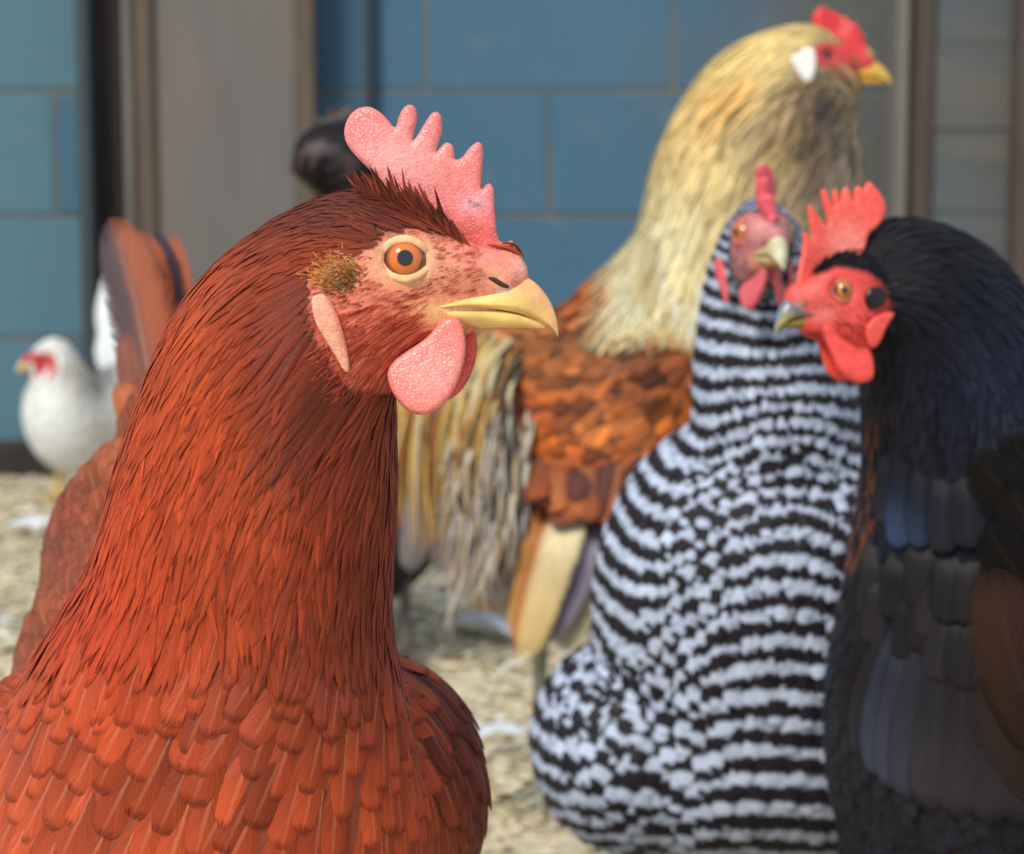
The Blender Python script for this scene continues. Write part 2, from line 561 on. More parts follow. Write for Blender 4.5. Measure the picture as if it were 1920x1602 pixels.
# ------------------------------------------------------------------ signed distance modelling
class Field:
    """smooth union of ellipsoids on a grid"""
    T = 0.014
    def __init__(self, blobs, h):
        self.h = h
        lo = np.min([c - np.max(r) for c, R, r, k in blobs], 0) - 0.008
        hi = np.max([c + np.max(r) for c, R, r, k in blobs], 0) + 0.008
        self.o = lo
        self.n = np.ceil((hi - lo) / h).astype(int) + 1
        f = np.full(self.n, self.T, dtype=np.float32)
        for c, R, r, k in blobs:
            neg = k < 0
            k = abs(k)
            m = np.max(r) + self.T + k
            i0 = np.maximum(np.floor((c - m - lo) / h).astype(int), 0)
            i1 = np.minimum(np.ceil((c + m - lo) / h).astype(int) + 1, self.n)
            if np.any(i1 <= i0):
                continue
            ax = [(lo[a] + np.arange(i0[a], i1[a]) * h - c[a]).astype(np.float32) for a in range(3)]
            X, Y, Z = np.meshgrid(*ax, indexing='ij')
            if R is not None:
                q = [X * R[j][0] + Y * R[j][1] + Z * R[j][2] for j in range(3)]
            else:
                q = [X, Y, Z]
            a2 = sum((q[j] / r[j]) ** 2 for j in range(3))
            b2 = sum((q[j] / r[j] ** 2) ** 2 for j in range(3))
            k0 = np.sqrt(a2)
            d = k0 * (k0 - 1) / np.maximum(np.sqrt(b2), 1e-6)
            d = np.where(k0 < 1e-4, -np.min(r), d)
            sl = tuple(slice(i0[a], i1[a]) for a in range(3))
            g = f[sl]
            if neg:
                d = -d
                hh = np.clip(0.5 - 0.5 * (g - d) / k, 0, 1)
                f[sl] = g * (1 - hh) + d * hh + k * hh * (1 - hh)
            else:
                d = np.minimum(d, self.T)
                hh = np.clip(0.5 + 0.5 * (g - d) / k, 0, 1)
                f[sl] = g * (1 - hh) + d * hh - k * hh * (1 - hh)
        self.f = f

    def sample(self, P):
        q = (P - self.o) / self.h
        i = np.clip(np.floor(q).astype(int), 0, self.n - 2)
        t = np.clip(q - i, 0, 1)
        f = self.f
        x, y, z = i[..., 0], i[..., 1], i[..., 2]
        c = [[[f[x + a, y + b_, z + e] for e in (0, 1)] for b_ in (0, 1)] for a in (0, 1)]
        tx, ty, tz = t[..., 0], t[..., 1], t[..., 2]
        L = lambda a, b_, s: a + (b_ - a) * s
        c00, c01 = L(c[0][0][0], c[1][0][0], tx), L(c[0][0][1], c[1][0][1], tx)
        c10, c11 = L(c[0][1][0], c[1][1][0], tx), L(c[0][1][1], c[1][1][1], tx)
        return L(L(c00, c10, ty), L(c01, c11, ty), tz)

    def grad(self, P, e=None):
        e = self.h * 1.2 if e is None else e
        g = np.stack([self.sample(P + np.eye(3)[a] * e) - self.sample(P - np.eye(3)[a] * e) for a in range(3)], -1)
        return norm(g)

def surface_nets(f, o, h):
    s = f < 0
    n = np.array(f.shape)
    cnt = np.zeros(n - 1, np.float32)
    acc = np.zeros((*(n - 1), 3), np.float32)
    corner = [(a, b_, c) for a in (0, 1) for b_ in (0, 1) for c in (0, 1)]
    sl = lambda c: tuple(slice(c[a], n[a] - 1 + c[a]) for a in range(3))
    for ax in range(3):
        for c in corner:
            if c[ax]:
                continue
            c2 = list(c)
            c2[ax] = 1
            A, B = f[sl(c)], f[sl(tuple(c2))]
            m = (A < 0) != (B < 0)
            if not m.any():
                continue
            t = A[m] / (A[m] - B[m])
            p = np.tile(np.array(c, np.float32), (len(t), 1))
            p[:, ax] += t
            acc[m] += p
            cnt[m] += 1
    act = cnt > 0
    idx = np.full(n - 1, -1, np.int64)
    idx[act] = np.arange(act.sum())
    cells = np.argwhere(act)
    verts = (cells + acc[act] / cnt[act][:, None]) * h + o
    faces = []
    for ax in range(3):
        o1, o2 = [(1, 2), (2, 0), (0, 1)][ax]
        A = s[tuple(slice(0, n[a] - 1) if a == ax else slice(1, n[a] - 1) for a in range(3))]
        B = s[tuple(slice(1, n[a]) if a == ax else slice(1, n[a] - 1) for a in range(3))]
        for flip, m in ((False, A & ~B), (True, ~A & B)):
            e = np.argwhere(m)
            if not len(e):
                continue
            b_ = e.copy()
            b_[:, o1] += 1
            b_[:, o2] += 1
            def cell(d1, d2):
                q = b_.copy()
                q[:, o1] += d1
                q[:, o2] += d2
                return idx[q[:, 0], q[:, 1], q[:, 2]]
            quad = np.stack([cell(-1, -1), cell(0, -1), cell(0, 0), cell(-1, 0)], 1)
            if flip:
                quad = quad[:, ::-1]
            faces.append(quad)
    faces = np.concatenate(faces)
    faces = faces[(faces >= 0).all(1)]
    return verts, faces

def laplace(v, f, it=1, lam=0.5):
    e = np.concatenate([f[:, [0, 1]], f[:, [1, 2]], f[:, [2, 3]], f[:, [3, 0]]])
    for _ in range(it):
        acc = np.zeros_like(v)
        cnt = np.zeros(len(v))
        for a, b_ in ((0, 1), (1, 0)):
            for k in range(3):
                acc[:, k] += np.bincount(e[:, a], v[e[:, b_], k], len(v))
            cnt += np.bincount(e[:, a], minlength=len(v))
        v = v + lam * (acc / cnt[:, None] - v)
    return v

def catmull(P, m):
    P = np.asarray(P, float)
    Q = np.vstack([2 * P[0] - P[1], P, 2 * P[-1] - P[-2]])
    out = []
    for i in range(len(P) - 1):
        p0, p1, p2, p3 = Q[i:i + 4]
        for t in np.arange(m) / m:
            out.append(0.5 * ((2 * p1) + (p2 - p0) * t + (2 * p0 - 5 * p1 + 4 * p2 - p3) * t * t + (3 * p1 - p0 - 3 * p2 + p3) * t ** 3))
    out.append(P[-1])
    return np.array(out)

def closed_spline(P, m):
    P = np.asarray(P, float)
    n = len(P)
    out = []
    for i in range(n):
        p0, p1, p2, p3 = P[(i - 1) % n], P[i], P[(i + 1) % n], P[(i + 2) % n]
        for t in np.arange(m) / m:
            out.append(0.5 * ((2 * p1) + (p2 - p0) * t + (2 * p0 - 5 * p1 + 4 * p2 - p3) * t * t + (3 * p1 - p0 - 3 * p2 + p3) * t ** 3))
    return np.array(out)

def chain(pts, m=5, k=0.012):
    """pts: (px, py, distance, radius px, depth radius px) -> blobs along a smooth spine"""
    out = []
    C = catmull(np.array(pts, float), m)
    for px, py, d, r, rd in C:
        s = d / FPX
        out.append((V(px, py, d), None, np.array([r * s, rd * s, r * s]), k))
    return out

def blob(px, py, d, rx, rd, rz, k=0.012, rot=0.0):
    s = d / FPX
    R = None
    if rot:
        c, q = math.cos(math.radians(rot)), math.sin(math.radians(rot))
        R = np.array([[c, 0, q], [0, 1, 0], [-q, 0, c]])
    return (V(px, py, d), R, np.array([rx * s, rd * s, rz * s]), k)

def poly_sdf(P, poly):
    """signed distance (negative inside) of points to a closed polygon"""
    d = np.full(P.shape[:-1], 1e9)
    inside = np.zeros(P.shape[:-1], bool)
    n = len(poly)
    for i in range(n):
        a, b_ = poly[i], poly[(i + 1) % n]
        e = b_ - a
        w = P - a
        t = np.clip((w @ e) / max(e @ e, 1e-9), 0, 1)
        q = w - t[..., None] * e
        d = np.minimum(d, (q ** 2).sum(-1))
        c1 = (P[..., 1] >= a[1]) != (P[..., 1] >= b_[1])
        if abs(b_[1] - a[1]) > 1e-9:
            xi = a[0] + (P[..., 1] - a[1]) * e[0] / (b_[1] - a[1])
            inside ^= c1 & (P[..., 0] < xi)
    d = np.sqrt(d)
    return np.where(inside, -d, d)

# ------------------------------------------------------------------ hen heads (template measured on a head seen in profile; origin the eye, unit 0.14 mm)
TPX = 0.5 / FPX
FACE = np.array([(700, 462), (722, 440), (775, 425), (825, 440), (870, 430), (925, 436), (985, 480), (1060, 560), (1060, 660), (930, 640), (870, 640), (800, 690),
                 (720, 735), (650, 720), (600, 640), (580, 560), (588, 500), (640, 478)], float)
class Head:
    def __init__(self, eye, yaw, pitch=0.0, roll=0.0, scale=1.0, fs=1.0, mid=False, back=1.0):
        """eye: point of the near eye (or of the middle between both with mid); yaw 0 = beak to the right, 90 = towards the lens, 180 = left"""
        y, p = math.radians(yaw), math.radians(pitch)
        f = np.array([math.cos(y), -math.sin(y), 0.0])
        up = np.array([0, 0, 1.0])
        l = np.array([-math.sin(y), -math.cos(y), 0.0])       # the side that faces the lens for yaw 0
        f2 = f * math.cos(p) - up * math.sin(p)
        u2 = up * math.cos(p) + f * math.sin(p)
        r = math.radians(roll)
        l2 = l * math.cos(r) + u2 * math.sin(r)
        u2 = u2 * math.cos(r) - l * math.sin(r)
        self.f, self.u, self.l = f2, u2, l2
        self.sc = TPX * scale
        self.fs = fs
        near = l2 if l2[1] < 0 else -l2
        self.near = 1 if l2[1] <= 0 else -1
        self.face = FACE
        self.O = np.array(eye, float) - (0 if mid else 1) * near * 95 * self.sc
    def af(self, a):
        a = np.asarray(a, float) - 752
        return np.where(a > 0, a * self.fs, a)
    def P(self, a, b, w):
        a, b, w = np.broadcast_arrays(np.asarray(a, float), np.asarray(b, float), np.asarray(w, float))
        return self.O + self.sc * (self.af(a)[..., None] * self.f + (485 - b)[..., None] * self.u + w[..., None] * self.l)
    def px(self, pts):
        """outline measured in the photograph -> template units on the middle plane of the head"""
        ox, oy = proj(self.O)
        m = self.O[1] / FPX
        q = np.array(pts, float)
        a = (q[:, 0] - ox) * m / (self.sc * self.f[0])
        a = np.where(a > 0, a / self.fs, a)
        up = -(q[:, 1] - oy) * m - np.where(a > 0, a * self.fs, a) * self.sc * self.f[2]
        return np.stack([a + 752, 485 - up / (self.sc * self.u[2])], 1)
    def local(self, P):
        q = (P - self.O) / self.sc
        a = q @ self.f
        a = np.where(a > 0, a / self.fs, a) + 752
        return a, 485 - q @ self.u, q @ self.l
    def ell(self, a, b, w, ra, rb, rw, k=0.004, rot=0.0):
        R = np.stack([self.f, self.u, self.l])
        if rot:
            c, s = math.cos(math.radians(rot)), math.sin(math.radians(rot))
            R = np.stack([c * self.f + s * self.u, -s * self.f + c * self.u, self.l])
        s = self.sc
        return (self.P(a, b, w), R, np.array([ra * s * (self.fs if a > 780 else 1), rb * s, rw * s]), k)
    def blobs(self):
        E = self.ell
        L = [E(690, 480, 0, 140, 122, 92, .006), E(946, 484, 0, 28, 26, 22, .003), E(956, 462, 4, 15, 12, 13, .0015), E(966, 490, 8, 13, 13, 12, .0015), E(944, 500, 20, 20, 12, 12, .002), E(962, 506, -9, 14, 12, 14, .002), E(800, 500, 0, 120, 78, 74, .006), E(905, 520, 0, 82, 50, 44, .004),
             E(850, 578, 0, 84, 34, 36, .004), E(770, 596, 0, 95, 52, 58, .006)]
        for s in (1, -1):
            L += [E(670, 590, 44 * s, 92, 100, 52, .006), E(757, 486, 44 * s, 56, 50, 50, .004),
                  E(765, 438, 48 * s, 62, 20, 34, .003, -8), E(935, 520, 30 * s, 34, 18, 14, .002, 20),
                  E(752, 590, 46 * s, 46, 22, 16, .004, 15)]
        for s in (1, -1):
            L.append(E(757, 485, 66 * s, 39, 34, 42, -.0015))
        return L

def slab(h, poly, r, wfun, col, mat, name, parent, fine=4.2, smooth=4, colfun=None, world=to_world, label=None):
    """a fleshy rounded plate of outline poly (template units), half thickness r; wfun(a,b) bends it sideways"""
    P = closed_spline(poly, smooth)
    lo, hi = P.min(0) - 3 * fine, P.max(0) + 3 * fine
    na, nb = np.ceil((hi - lo) / fine).astype(int) + 1
    nw = int(math.ceil(2 * (r + 2 * fine) / fine)) + 1
    A, B = np.meshgrid(lo[0] + np.arange(na) * fine, lo[1] + np.arange(nb) * fine, indexing='ij')
    d2 = poly_sdf(np.stack([A, B], -1), P)
    w = -(r + 2 * fine) + np.arange(nw) * fine
    q = np.maximum(d2 + r, 0)[..., None]
    f = (np.sqrt(q ** 2 + w[None, None] ** 2) - r).astype(np.float32)
    # thin towards the rim
    v, F = surface_nets(f, np.array([lo[0], lo[1], w[0]]), fine)
    v = laplace(v, F, 2)
    a, b_, ww = v[:, 0], v[:, 1], v[:, 2]
    W = world(h.P(a, b_, ww + wfun(a, b_)))
    c = np.tile(lin(col), (len(v), 1)) if colfun is None else colfun(a, b_, ww)
    me = mk_mesh(name, W, F[:, ::-1], mat, {'col': ('FLOAT_COLOR', c)})
    return link(name, me, parent, label)

def loft(rings):
    """rings (n,m,3) closed round, capped"""
    n, m, _ = rings.shape
    v = np.concatenate([rings.reshape(-1, 3), rings[0].mean(0, keepdims=True), rings[-1].mean(0, keepdims=True)])
    i, j = np.meshgrid(np.arange(n - 1), np.arange(m), indexing='ij')
    q = np.stack([i * m + j, i * m + (j + 1) % m, (i + 1) * m + (j + 1) % m, (i + 1) * m + j], -1).reshape(-1, 4)
    j = np.arange(m)
    c0, c1 = n * m, n * m + 1
    t0 = np.stack([np.full(m, c0), (j + 1) % m, j, j], 1)
    t1 = np.stack([np.full(m, c1), (n - 1) * m + j, (n - 1) * m + (j + 1) % m, (n - 1) * m + (j + 1) % m], 1)
    return v, q, t0, t1

def loft_mesh(name, rings, mat, colv):
    n, m, _ = rings.shape
    v, q, t0, t1 = loft(rings)
    tri = np.concatenate([q[:, [0, 1, 2]], q[:, [0, 2, 3]], t0[:, :3], t1[:, :3]])
    c = np.concatenate([np.repeat(colv, m, 0) if len(colv) == n else colv, colv[:1], colv[-1:]])
    me = mk_mesh(name, to_world(v), tri, mat, {'col': ('FLOAT_COLOR', c)})
    import bmesh
    bm = bmesh.new()
    bm.from_mesh(me)
    bmesh.ops.recalc_face_normals(bm, faces=bm.faces)
    bm.to_mesh(me)
    bm.free()
    return me

UP_BEAK = [(792, 574, 580, 57), (830, 560, 574, 57), (870, 548, 571, 53), (905, 538, 573, 47), (940, 522, 577, 41), (968, 507, 583, 36),
           (990, 515, 590, 31), (1010, 533, 599, 24), (1026, 556, 608, 17), (1036, 580, 617, 10), (1041, 604, 624, 5.5), (1041, 620, 628, 2)]
LO_BEAK = [(798, 581, 592, 55), (840, 575, 602, 51), (880, 574, 607, 44), (920, 574, 606, 33), (955, 578, 606, 26), (985, 586, 607, 18), (1008, 595, 608, 10), (1018, 602, 607, 3)]
def beak(h, parent, ctop, ctip, cside, mat, clow=None):
    def rings(S, flat):
        S = catmull(S, 3)
        out = []
        for a, t, b_, w in S:
            th = np.linspace(0, 2 * np.pi, 20, endpoint=False)
            c, s = np.cos(th), np.sin(th)
            wx = w * np.sign(c) * np.abs(c) ** 0.8
            mid = b_ - (b_ - t) * (0.22 if flat > 0 else 0.78)
            z = np.where(s > 0, mid - (mid - t) * np.abs(s), mid + (b_ - mid) * np.abs(s))
            out.append(h.P(np.full(20, a), z, wx))
        return np.array(out), S
    r, S = rings(UP_BEAK, 1)
    t = ss(940, 1035, S[:, 0])[:, None]
    th = np.linspace(0, 2 * np.pi, 20, endpoint=False)
    up = np.clip(np.sin(th), 0, 1)[None, :, None] * ss(900, 960, S[:, 0])[:, None, None]
    c = lin(cside) * (1 - t) + lin(ctip) * t
    c = c[:, None] * (1 - up) + lin(ctop) * up
    o1 = link('upper_beak', loft_mesh('upper_beak', r, mat, c.reshape(-1, 3)), parent)
    r, S = rings(LO_BEAK, -1)
    c2 = lin(cside if clow is None else clow)
    link('lower_beak', loft_mesh('lower_beak', r, mat, np.tile(c2, (len(S) * 20, 1))), parent)

M_eyeball = flat_mat('eye_rim_dark', (70, 36, 20), 0.15, 0.5, 1.0)
M_pupil = flat_mat('pupil_black', (14, 14, 16), 0.08, 0.5, 1.0)
M_skin_plain = skin_mat('bare_skin', bump=0.15, scale=1500, rough=0.5)
M_horn = skin_mat('beak_horn', bump=0.10, scale=420, rough=0.24)
def iris_mat(name, c_in, c_out):
    m, nt, b = new_mat(name)
    at = nd(nt, 'ShaderNodeAttribute', attribute_name='col')
    n = nd(nt, 'ShaderNodeTexNoise')
    n.inputs['Scale'].default_value = 1500
    tc = nd(nt, 'ShaderNodeTexCoord')
    nt.links.new(tc.outputs['Object'], n.inputs['Vector'])
    c = mixc(nt, math_n(nt, 'MULTIPLY', n.outputs[0], 0.35), at.outputs['Color'], mixc(nt, 1.0, at.outputs['Color'], (0.45, 0.35, 0.3), 'MULTIPLY'))
    nt.links.new(c, b.inputs['Base Color'])
    b.inputs['Roughness'].default_value = 0.12
    b.inputs['Coat Weight'].default_value = 1.0
    b.inputs['Coat Roughness'].default_value = 0.03
    return m
M_iris = iris_mat('iris', None, None)

def eye_parts(h, parent, side, iris=(228, 118, 38), rim=(150, 70, 30), lid=(246, 194, 142), lidr=6.5, look=(0.12, 0.0), size=1.0):
    """a ball with iris and pupil caps and a fleshy lid ring"""
    ax = norm(np.array([look[0], look[1], 1.0]))
    e1 = norm(np.array([1.0, 0, 0]) - ax * ax[0])
    e2 = np.cross(ax, e1)
    r0, cw = 40.0 * size, 64.0
    def cap(t0, t1, rr, n=48, m=14):
        th = np.linspace(t0, t1, m)
        ph = np.linspace(0, 2 * np.pi, n, endpoint=False)
        T, Pp = np.meshgrid(th, ph, indexing='ij')
        q = rr * (np.cos(T)[..., None] * ax + (np.sin(T) * np.cos(Pp))[..., None] * e1 + (np.sin(T) * np.sin(Pp))[..., None] * e2)
        i, j = np.meshgrid(np.arange(m - 1), np.arange(n), indexing='ij')
        f = np.stack([i * n + j, (i + 1) * n + j, (i + 1) * n + (j + 1) % n, i * n + (j + 1) % n], -1).reshape(-1, 4)
        if side * h.near < 0:
            pass
        return q.reshape(-1, 3), f, T.ravel()
    def put(q):
        return to_world(h.P(755 + q[:, 0], 485 - q[:, 1], side * (cw + q[:, 2])))
    q, f, T = cap(0.0, np.pi * 0.62, r0 - 0.4)
    eye = link('eye', mk_mesh('eye', put(q), f, M_eyeball), parent)
    q, f, T = cap(np.arcsin(12 * size / r0), np.arcsin(30 * size / r0), r0 + 0.2)
    t = (np.sin(T) * r0 / size - 12) / 18
    c = lin(iris)[None] * (1 - ss(.55, 1, t)[:, None]) + lin(rim)[None] * ss(.55, 1, t)[:, None]
    c = c * (0.75 + 0.25 * ss(0, .25, t))[:, None]
    link('iris', mk_mesh('iris', put(q), f, M_iris, {'col': ('FLOAT_COLOR', c)}), eye)
    q, f, T = cap(0.0, np.arcsin(13 * size / r0), r0 + 0.5, 32, 6)
    link('pupil', mk_mesh('pupil', put(q), f, M_pupil), eye)
    # lid ring
    n, m = 56, 12
    ph = np.linspace(0, 2 * np.pi, n, endpoint=False)
    ra, rb = 38 * size, 31.5 * size
    ca = np.cos(ph)
    px = ra * ca + 4.0 * size * np.clip(ca, 0, 1) ** 6
    pz = rb * np.sin(ph) * (1 - 0.12 * np.clip(ca, 0, 1) ** 2)
    rr = np.sqrt(px ** 2 + pz ** 2)
    wz = np.sqrt(np.maximum((r0 + 2) ** 2 - np.minimum(rr, r0) ** 2, 30))
    ctr = px[:, None] * e1 + pz[:, None] * e2 + (wz * 0.92)[:, None] * ax
    rad = norm(px[:, None] * e1 + pz[:, None] * e2)
    tb = np.linspace(0, 2 * np.pi, m, endpoint=False)
    tube = lidr * (1 + 0.08 * np.sin(ph) ** 2)
    ring = ctr[:, None] + tube[:, None, None] * (np.cos(tb)[None, :, None] * rad[:, None] * 1.35 + np.sin(tb)[None, :, None] * ax * 0.75)
    i, j = np.meshgrid(np.arange(n), np.arange(m), indexing='ij')
    f = np.stack([i * m + j, ((i + 1) % n) * m + j, ((i + 1) % n) * m + (j + 1) % m, i * m + (j + 1) % m], -1).reshape(-1, 4)
    c = np.tile(lin(lid), (n * m, 1))
    link('eyelid', mk_mesh('eyelid', put(ring.reshape(-1, 3)), f, M_skin_plain, {'col': ('FLOAT_COLOR', c)}), eye)

# ------------------------------------------------------------------ plumage
ROWS = np.array([0, .22, .45, .66, .83, .94, 1.0])
COLS = np.array([-1, -.5, 0, .5, 1.0])
def width_profile(v, kind):
    """kind: 0 round breast feather .. 1 narrow pointed hackle"""
    rd = np.where(v < .55, .35 + .65 * ss(0, .55, v), np.sqrt(np.clip(1 - ((v - .55) / .47) ** 2, 0, 1)))
    ln = np.minimum(1, .3 + v * 3) * np.clip(1 - v, 0, 1) ** .65
    ln = np.maximum(ln, .06)
    return rd[None] * (1 - kind[:, None]) + ln[None] * kind[:, None]

def grow(field, P, T, L, W, kind, lift, cling, droop, curl=0.0, rows=ROWS, cols=COLS, off=0.0004):
    """feathers laid along the surface; returns vertices (N,rows,cols,3)"""
    N = len(P)
    g = np.array([0, -SP, -CP]) * -1 * -1
    p = P.copy()
    t = T.copy()
    out = np.zeros((N, len(rows), len(cols), 3))
    n = field.grad(p)
    prof = width_profile(rows, kind)
    prev = 0.0
    for i, v in enumerate(rows):
        if i:
            st = (v - prev) * L
            p = p + t * st[:, None]
            inside = np.abs(field.sample(p)) < field.T * 0.98
            n2 = field.grad(p)
            n = np.where(inside[:, None], norm(n * .4 + n2 * .6), n)
            d = np.where(inside, field.sample(p), 0)
            p = p - n * (d * cling)[:, None]
            t = t + g * (droop * st)[:, None]
            tp = norm(t - (t * n).sum(-1, keepdims=True) * n * (cling * .9)[:, None])
            t = tp
            prev = v
        nn = norm(n - (n * t).sum(-1, keepdims=True) * t)
        b_ = np.cross(nn, t)
        q = p + nn * (off + lift * L * v ** 1.4)[:, None]
        w = W * .5 * prof[:, i]
        for j, u in enumerate(cols):
            out[:, i, j] = q + b_ * (u * w)[:, None] - nn * (w * (.28 - .18 * kind) * u * u)[:, None]
    return out

def feather_arrays(out, c0, c1, rnd, L, W, phase0, rows=ROWS, cols=COLS, dph=None):
    N, R, Cn, _ = out.shape
    vv = np.broadcast_to(rows[None, :, None], (N, R, Cn))
    uu = np.broadcast_to((cols[None, None, :] + 1) / 2, (N, R, Cn))
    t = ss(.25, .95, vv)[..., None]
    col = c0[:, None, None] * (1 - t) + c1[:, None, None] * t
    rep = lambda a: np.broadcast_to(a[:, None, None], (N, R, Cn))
    ph = rep(phase0) + vv * (L if dph is None else dph)[:, None, None]
    return dict(V=out, col=col, uv=np.stack([uu, vv], -1), rnd=rep(rnd), len=rep(L), asp=rep(W * .5 / L), phase=ph)

def feather_faces(N, R, Cn):
    i, j = np.meshgrid(np.arange(R - 1), np.arange(Cn - 1), indexing='ij')
    q = np.stack([i * Cn + j, i * Cn + j + 1, (i + 1) * Cn + j + 1, (i + 1) * Cn + j], -1).reshape(-1, 4)
    return (np.arange(N)[:, None, None] * (R * Cn) + q[None]).reshape(-1, 4)

def feather_mesh(name, A, sel, mat):
    Vv = A['V'][sel]
    N, R, Cn, _ = Vv.shape
    f = lambda k: A[k][sel].reshape(-1)
    return mk_mesh(name, to_world(Vv.reshape(-1, 3)), feather_faces(N, R, Cn), mat,
                   {'col': ('FLOAT_COLOR', A['col'][sel].reshape(-1, 3)), 'rnd': ('FLOAT', f('rnd')), 'len': ('FLOAT', f('len')),
                    'asp': ('FLOAT', f('asp')), 'phase': ('FLOAT', f('phase'))}, uv=A['uv'][sel].reshape(-1, 2))

def quill(name, pts, widths, normal, mat, c0, c1, parent, rows=26, cols=9, camber=0.25, label=None, split=0.0, edge=None, wob=0.0, left=1.0, right=1.0, seed=0):
    """one large feather: pts (px,py,d) of the shaft from base to tip, widths = half width (m) at fractions"""
    r = np.random.default_rng(seed + 5)
    S = catmull(np.array([V(*p) for p in pts]), 12)
    seg = np.r_[0, np.cumsum(np.linalg.norm(np.diff(S, axis=0), axis=1))]
    L = seg[-1]
    v = 1 - (1 - np.linspace(0, 1, rows)) ** 1.35
    C = np.stack([np.interp(v * L, seg, S[:, k]) for k in range(3)], 1)
    T = norm(np.gradient(C, axis=0))
    n = norm(np.asarray(normal, float))
    wv = np.interp(v, np.linspace(0, 1, len(widths)), widths)
    # rounded tip
    wv = wv * np.sqrt(np.clip(1 - ((v - .86) / .14).clip(0, 1) ** 2.2, 0.0, 1))
    u = np.linspace(-1, 1, cols)
    out = np.zeros((1, rows, cols, 3))
    for i in range(rows):
        nn = norm(n - (n @ T[i]) * T[i])
        b_ = np.cross(nn, T[i])
        for j in range(cols):
            sidew = left if u[j] < 0 else right
            back = -abs(u[j]) ** 1.6 * wv[i] * .35
            wo = wob * math.sin(7 * v[i] + 3 * u[j] + seed) * wv[i]
            out[0, i, j] = C[i] + b_ * u[j] * wv[i] * sidew - nn * (camber * wv[i] * u[j] ** 2 - wo) + T[i] * back * .3
    A = feather_arrays(out, lin(c0)[None], lin(c1)[None], np.array([r.random()]), np.array([L]), np.array([2 * max(widths)]), np.array([0.0]), v, u)
    if edge is not None:
        e = ss(*edge[1:], u)[None, None, :, None]
        A['col'] = A['col'] * (1 - e) + lin(edge[0]) * e
    return link(name, feather_mesh(name, A, slice(None), mat), parent, label)

class Flow:
    """direction of the feathers and distance along the bird, from spines running head to tail"""
    def __init__(self, spines, soft=3.0):
        self.p, self.t, self.s = [], [], []
        for sp, s0 in spines:
            C = catmull(np.array([V(*q) for q in sp]), 6)
            d = np.r_[0, np.cumsum(np.linalg.norm(np.diff(C, axis=0), axis=1))]
            self.p.append(C)
            self.t.append(norm(np.gradient(C, axis=0)))
            self.s.append(d + s0)
        self.p, self.t, self.s = np.concatenate(self.p), np.concatenate(self.t), np.concatenate(self.s)
        self.soft = soft
    def __call__(self, P):
        T = np.zeros_like(P)
        S = np.zeros(len(P))
        for a in range(0, len(P), 20000):
            q = P[a:a + 20000]
            d2 = ((q[:, None] - self.p[None]) ** 2).sum(-1)
            w = 1 / (d2 + 1e-5) ** self.soft
            w /= w.sum(1, keepdims=True)
            T[a:a + 20000] = w @ self.t
            proj_ = self.s[None] + ((q[:, None] - self.p[None]) * self.t[None]).sum(-1)
            S[a:a + 20000] = (w * proj_).sum(1)
        return norm(T), S

def scatter(v, f, spacing, cand=6):
    """blue-noise like roots on a quad mesh; spacing is a function of position"""
    tri = np.concatenate([f[:, [0, 1, 2]], f[:, [0, 2, 3]]])
    A, B, C = v[tri[:, 0]], v[tri[:, 1]], v[tri[:, 2]]
    ar = np.linalg.norm(np.cross(B - A, C - A), axis=1) / 2
    ctr = (A + B + C) / 3
    sp = spacing(ctr)
    dens = np.where(sp > 0, ar / np.maximum(sp, 1e-5) ** 2, 0) * cand
    n = rng.poisson(dens)
    ti = np.repeat(np.arange(len(tri)), n)
    rng.shuffle(ti)
    r1, r2 = np.sqrt(rng.random(len(ti))), rng.random(len(ti))
    P = A[ti] * (1 - r1)[:, None] + B[ti] * (r1 * (1 - r2))[:, None] + C[ti] * (r1 * r2)[:, None]
    S = sp[ti]
    # thin out
    cls = np.round(np.log2(np.maximum(S, 1e-5)) * 2).astype(int)
    keep = []
    for c in np.unique(cls):
        m = np.where(cls == c)[0]
        r = 2 ** (c / 2)
        g = np.floor(P[m] / r).astype(np.int64)
        grid = {}
        r2_ = (r * .82) ** 2
        pm = P[m]
        for k in range(len(m)):
            gx, gy, gz = int(g[k, 0]), int(g[k, 1]), int(g[k, 2])
            x, y, z = pm[k]
            ok = True
            for dx in (-1, 0, 1):
                for dy in (-1, 0, 1):
                    for dz in (-1, 0, 1):
                        for (qx, qy, qz) in grid.get((gx + dx, gy + dy, gz + dz), ()):
                            if (x - qx) ** 2 + (y - qy) ** 2 + (z - qz) ** 2 < r2_:
                                ok = False
                                break
                        if not ok:
                            break
                    if not ok:
                        break
                if not ok:
                    break
            if ok:
                grid.setdefault((gx, gy, gz), []).append((x, y, z))
                keep.append(m[k])
    return P[np.array(keep)]

def in_face(h, P, grow_=0.0):
    a, b_, w = h.local(P)
    d = poly_sdf(np.stack([a, b_], -1), h.face)
    return (d < grow_) & (np.abs(w) < 200), d, a, b_, w

def paint(h, P, base, spots):
    """skin colours as soft spots in head coordinates"""
    a, b_, w = h.local(P)
    c = np.tile(lin(base), (len(P), 1))
    for x, y, ra, rb, col, k in spots:
        m = k * np.exp(-(((a - x) / ra) ** 2 + ((b_ - y) / rb) ** 2))
        c = c * (1 - m[:, None]) + lin(col) * m[:, None]
    return c

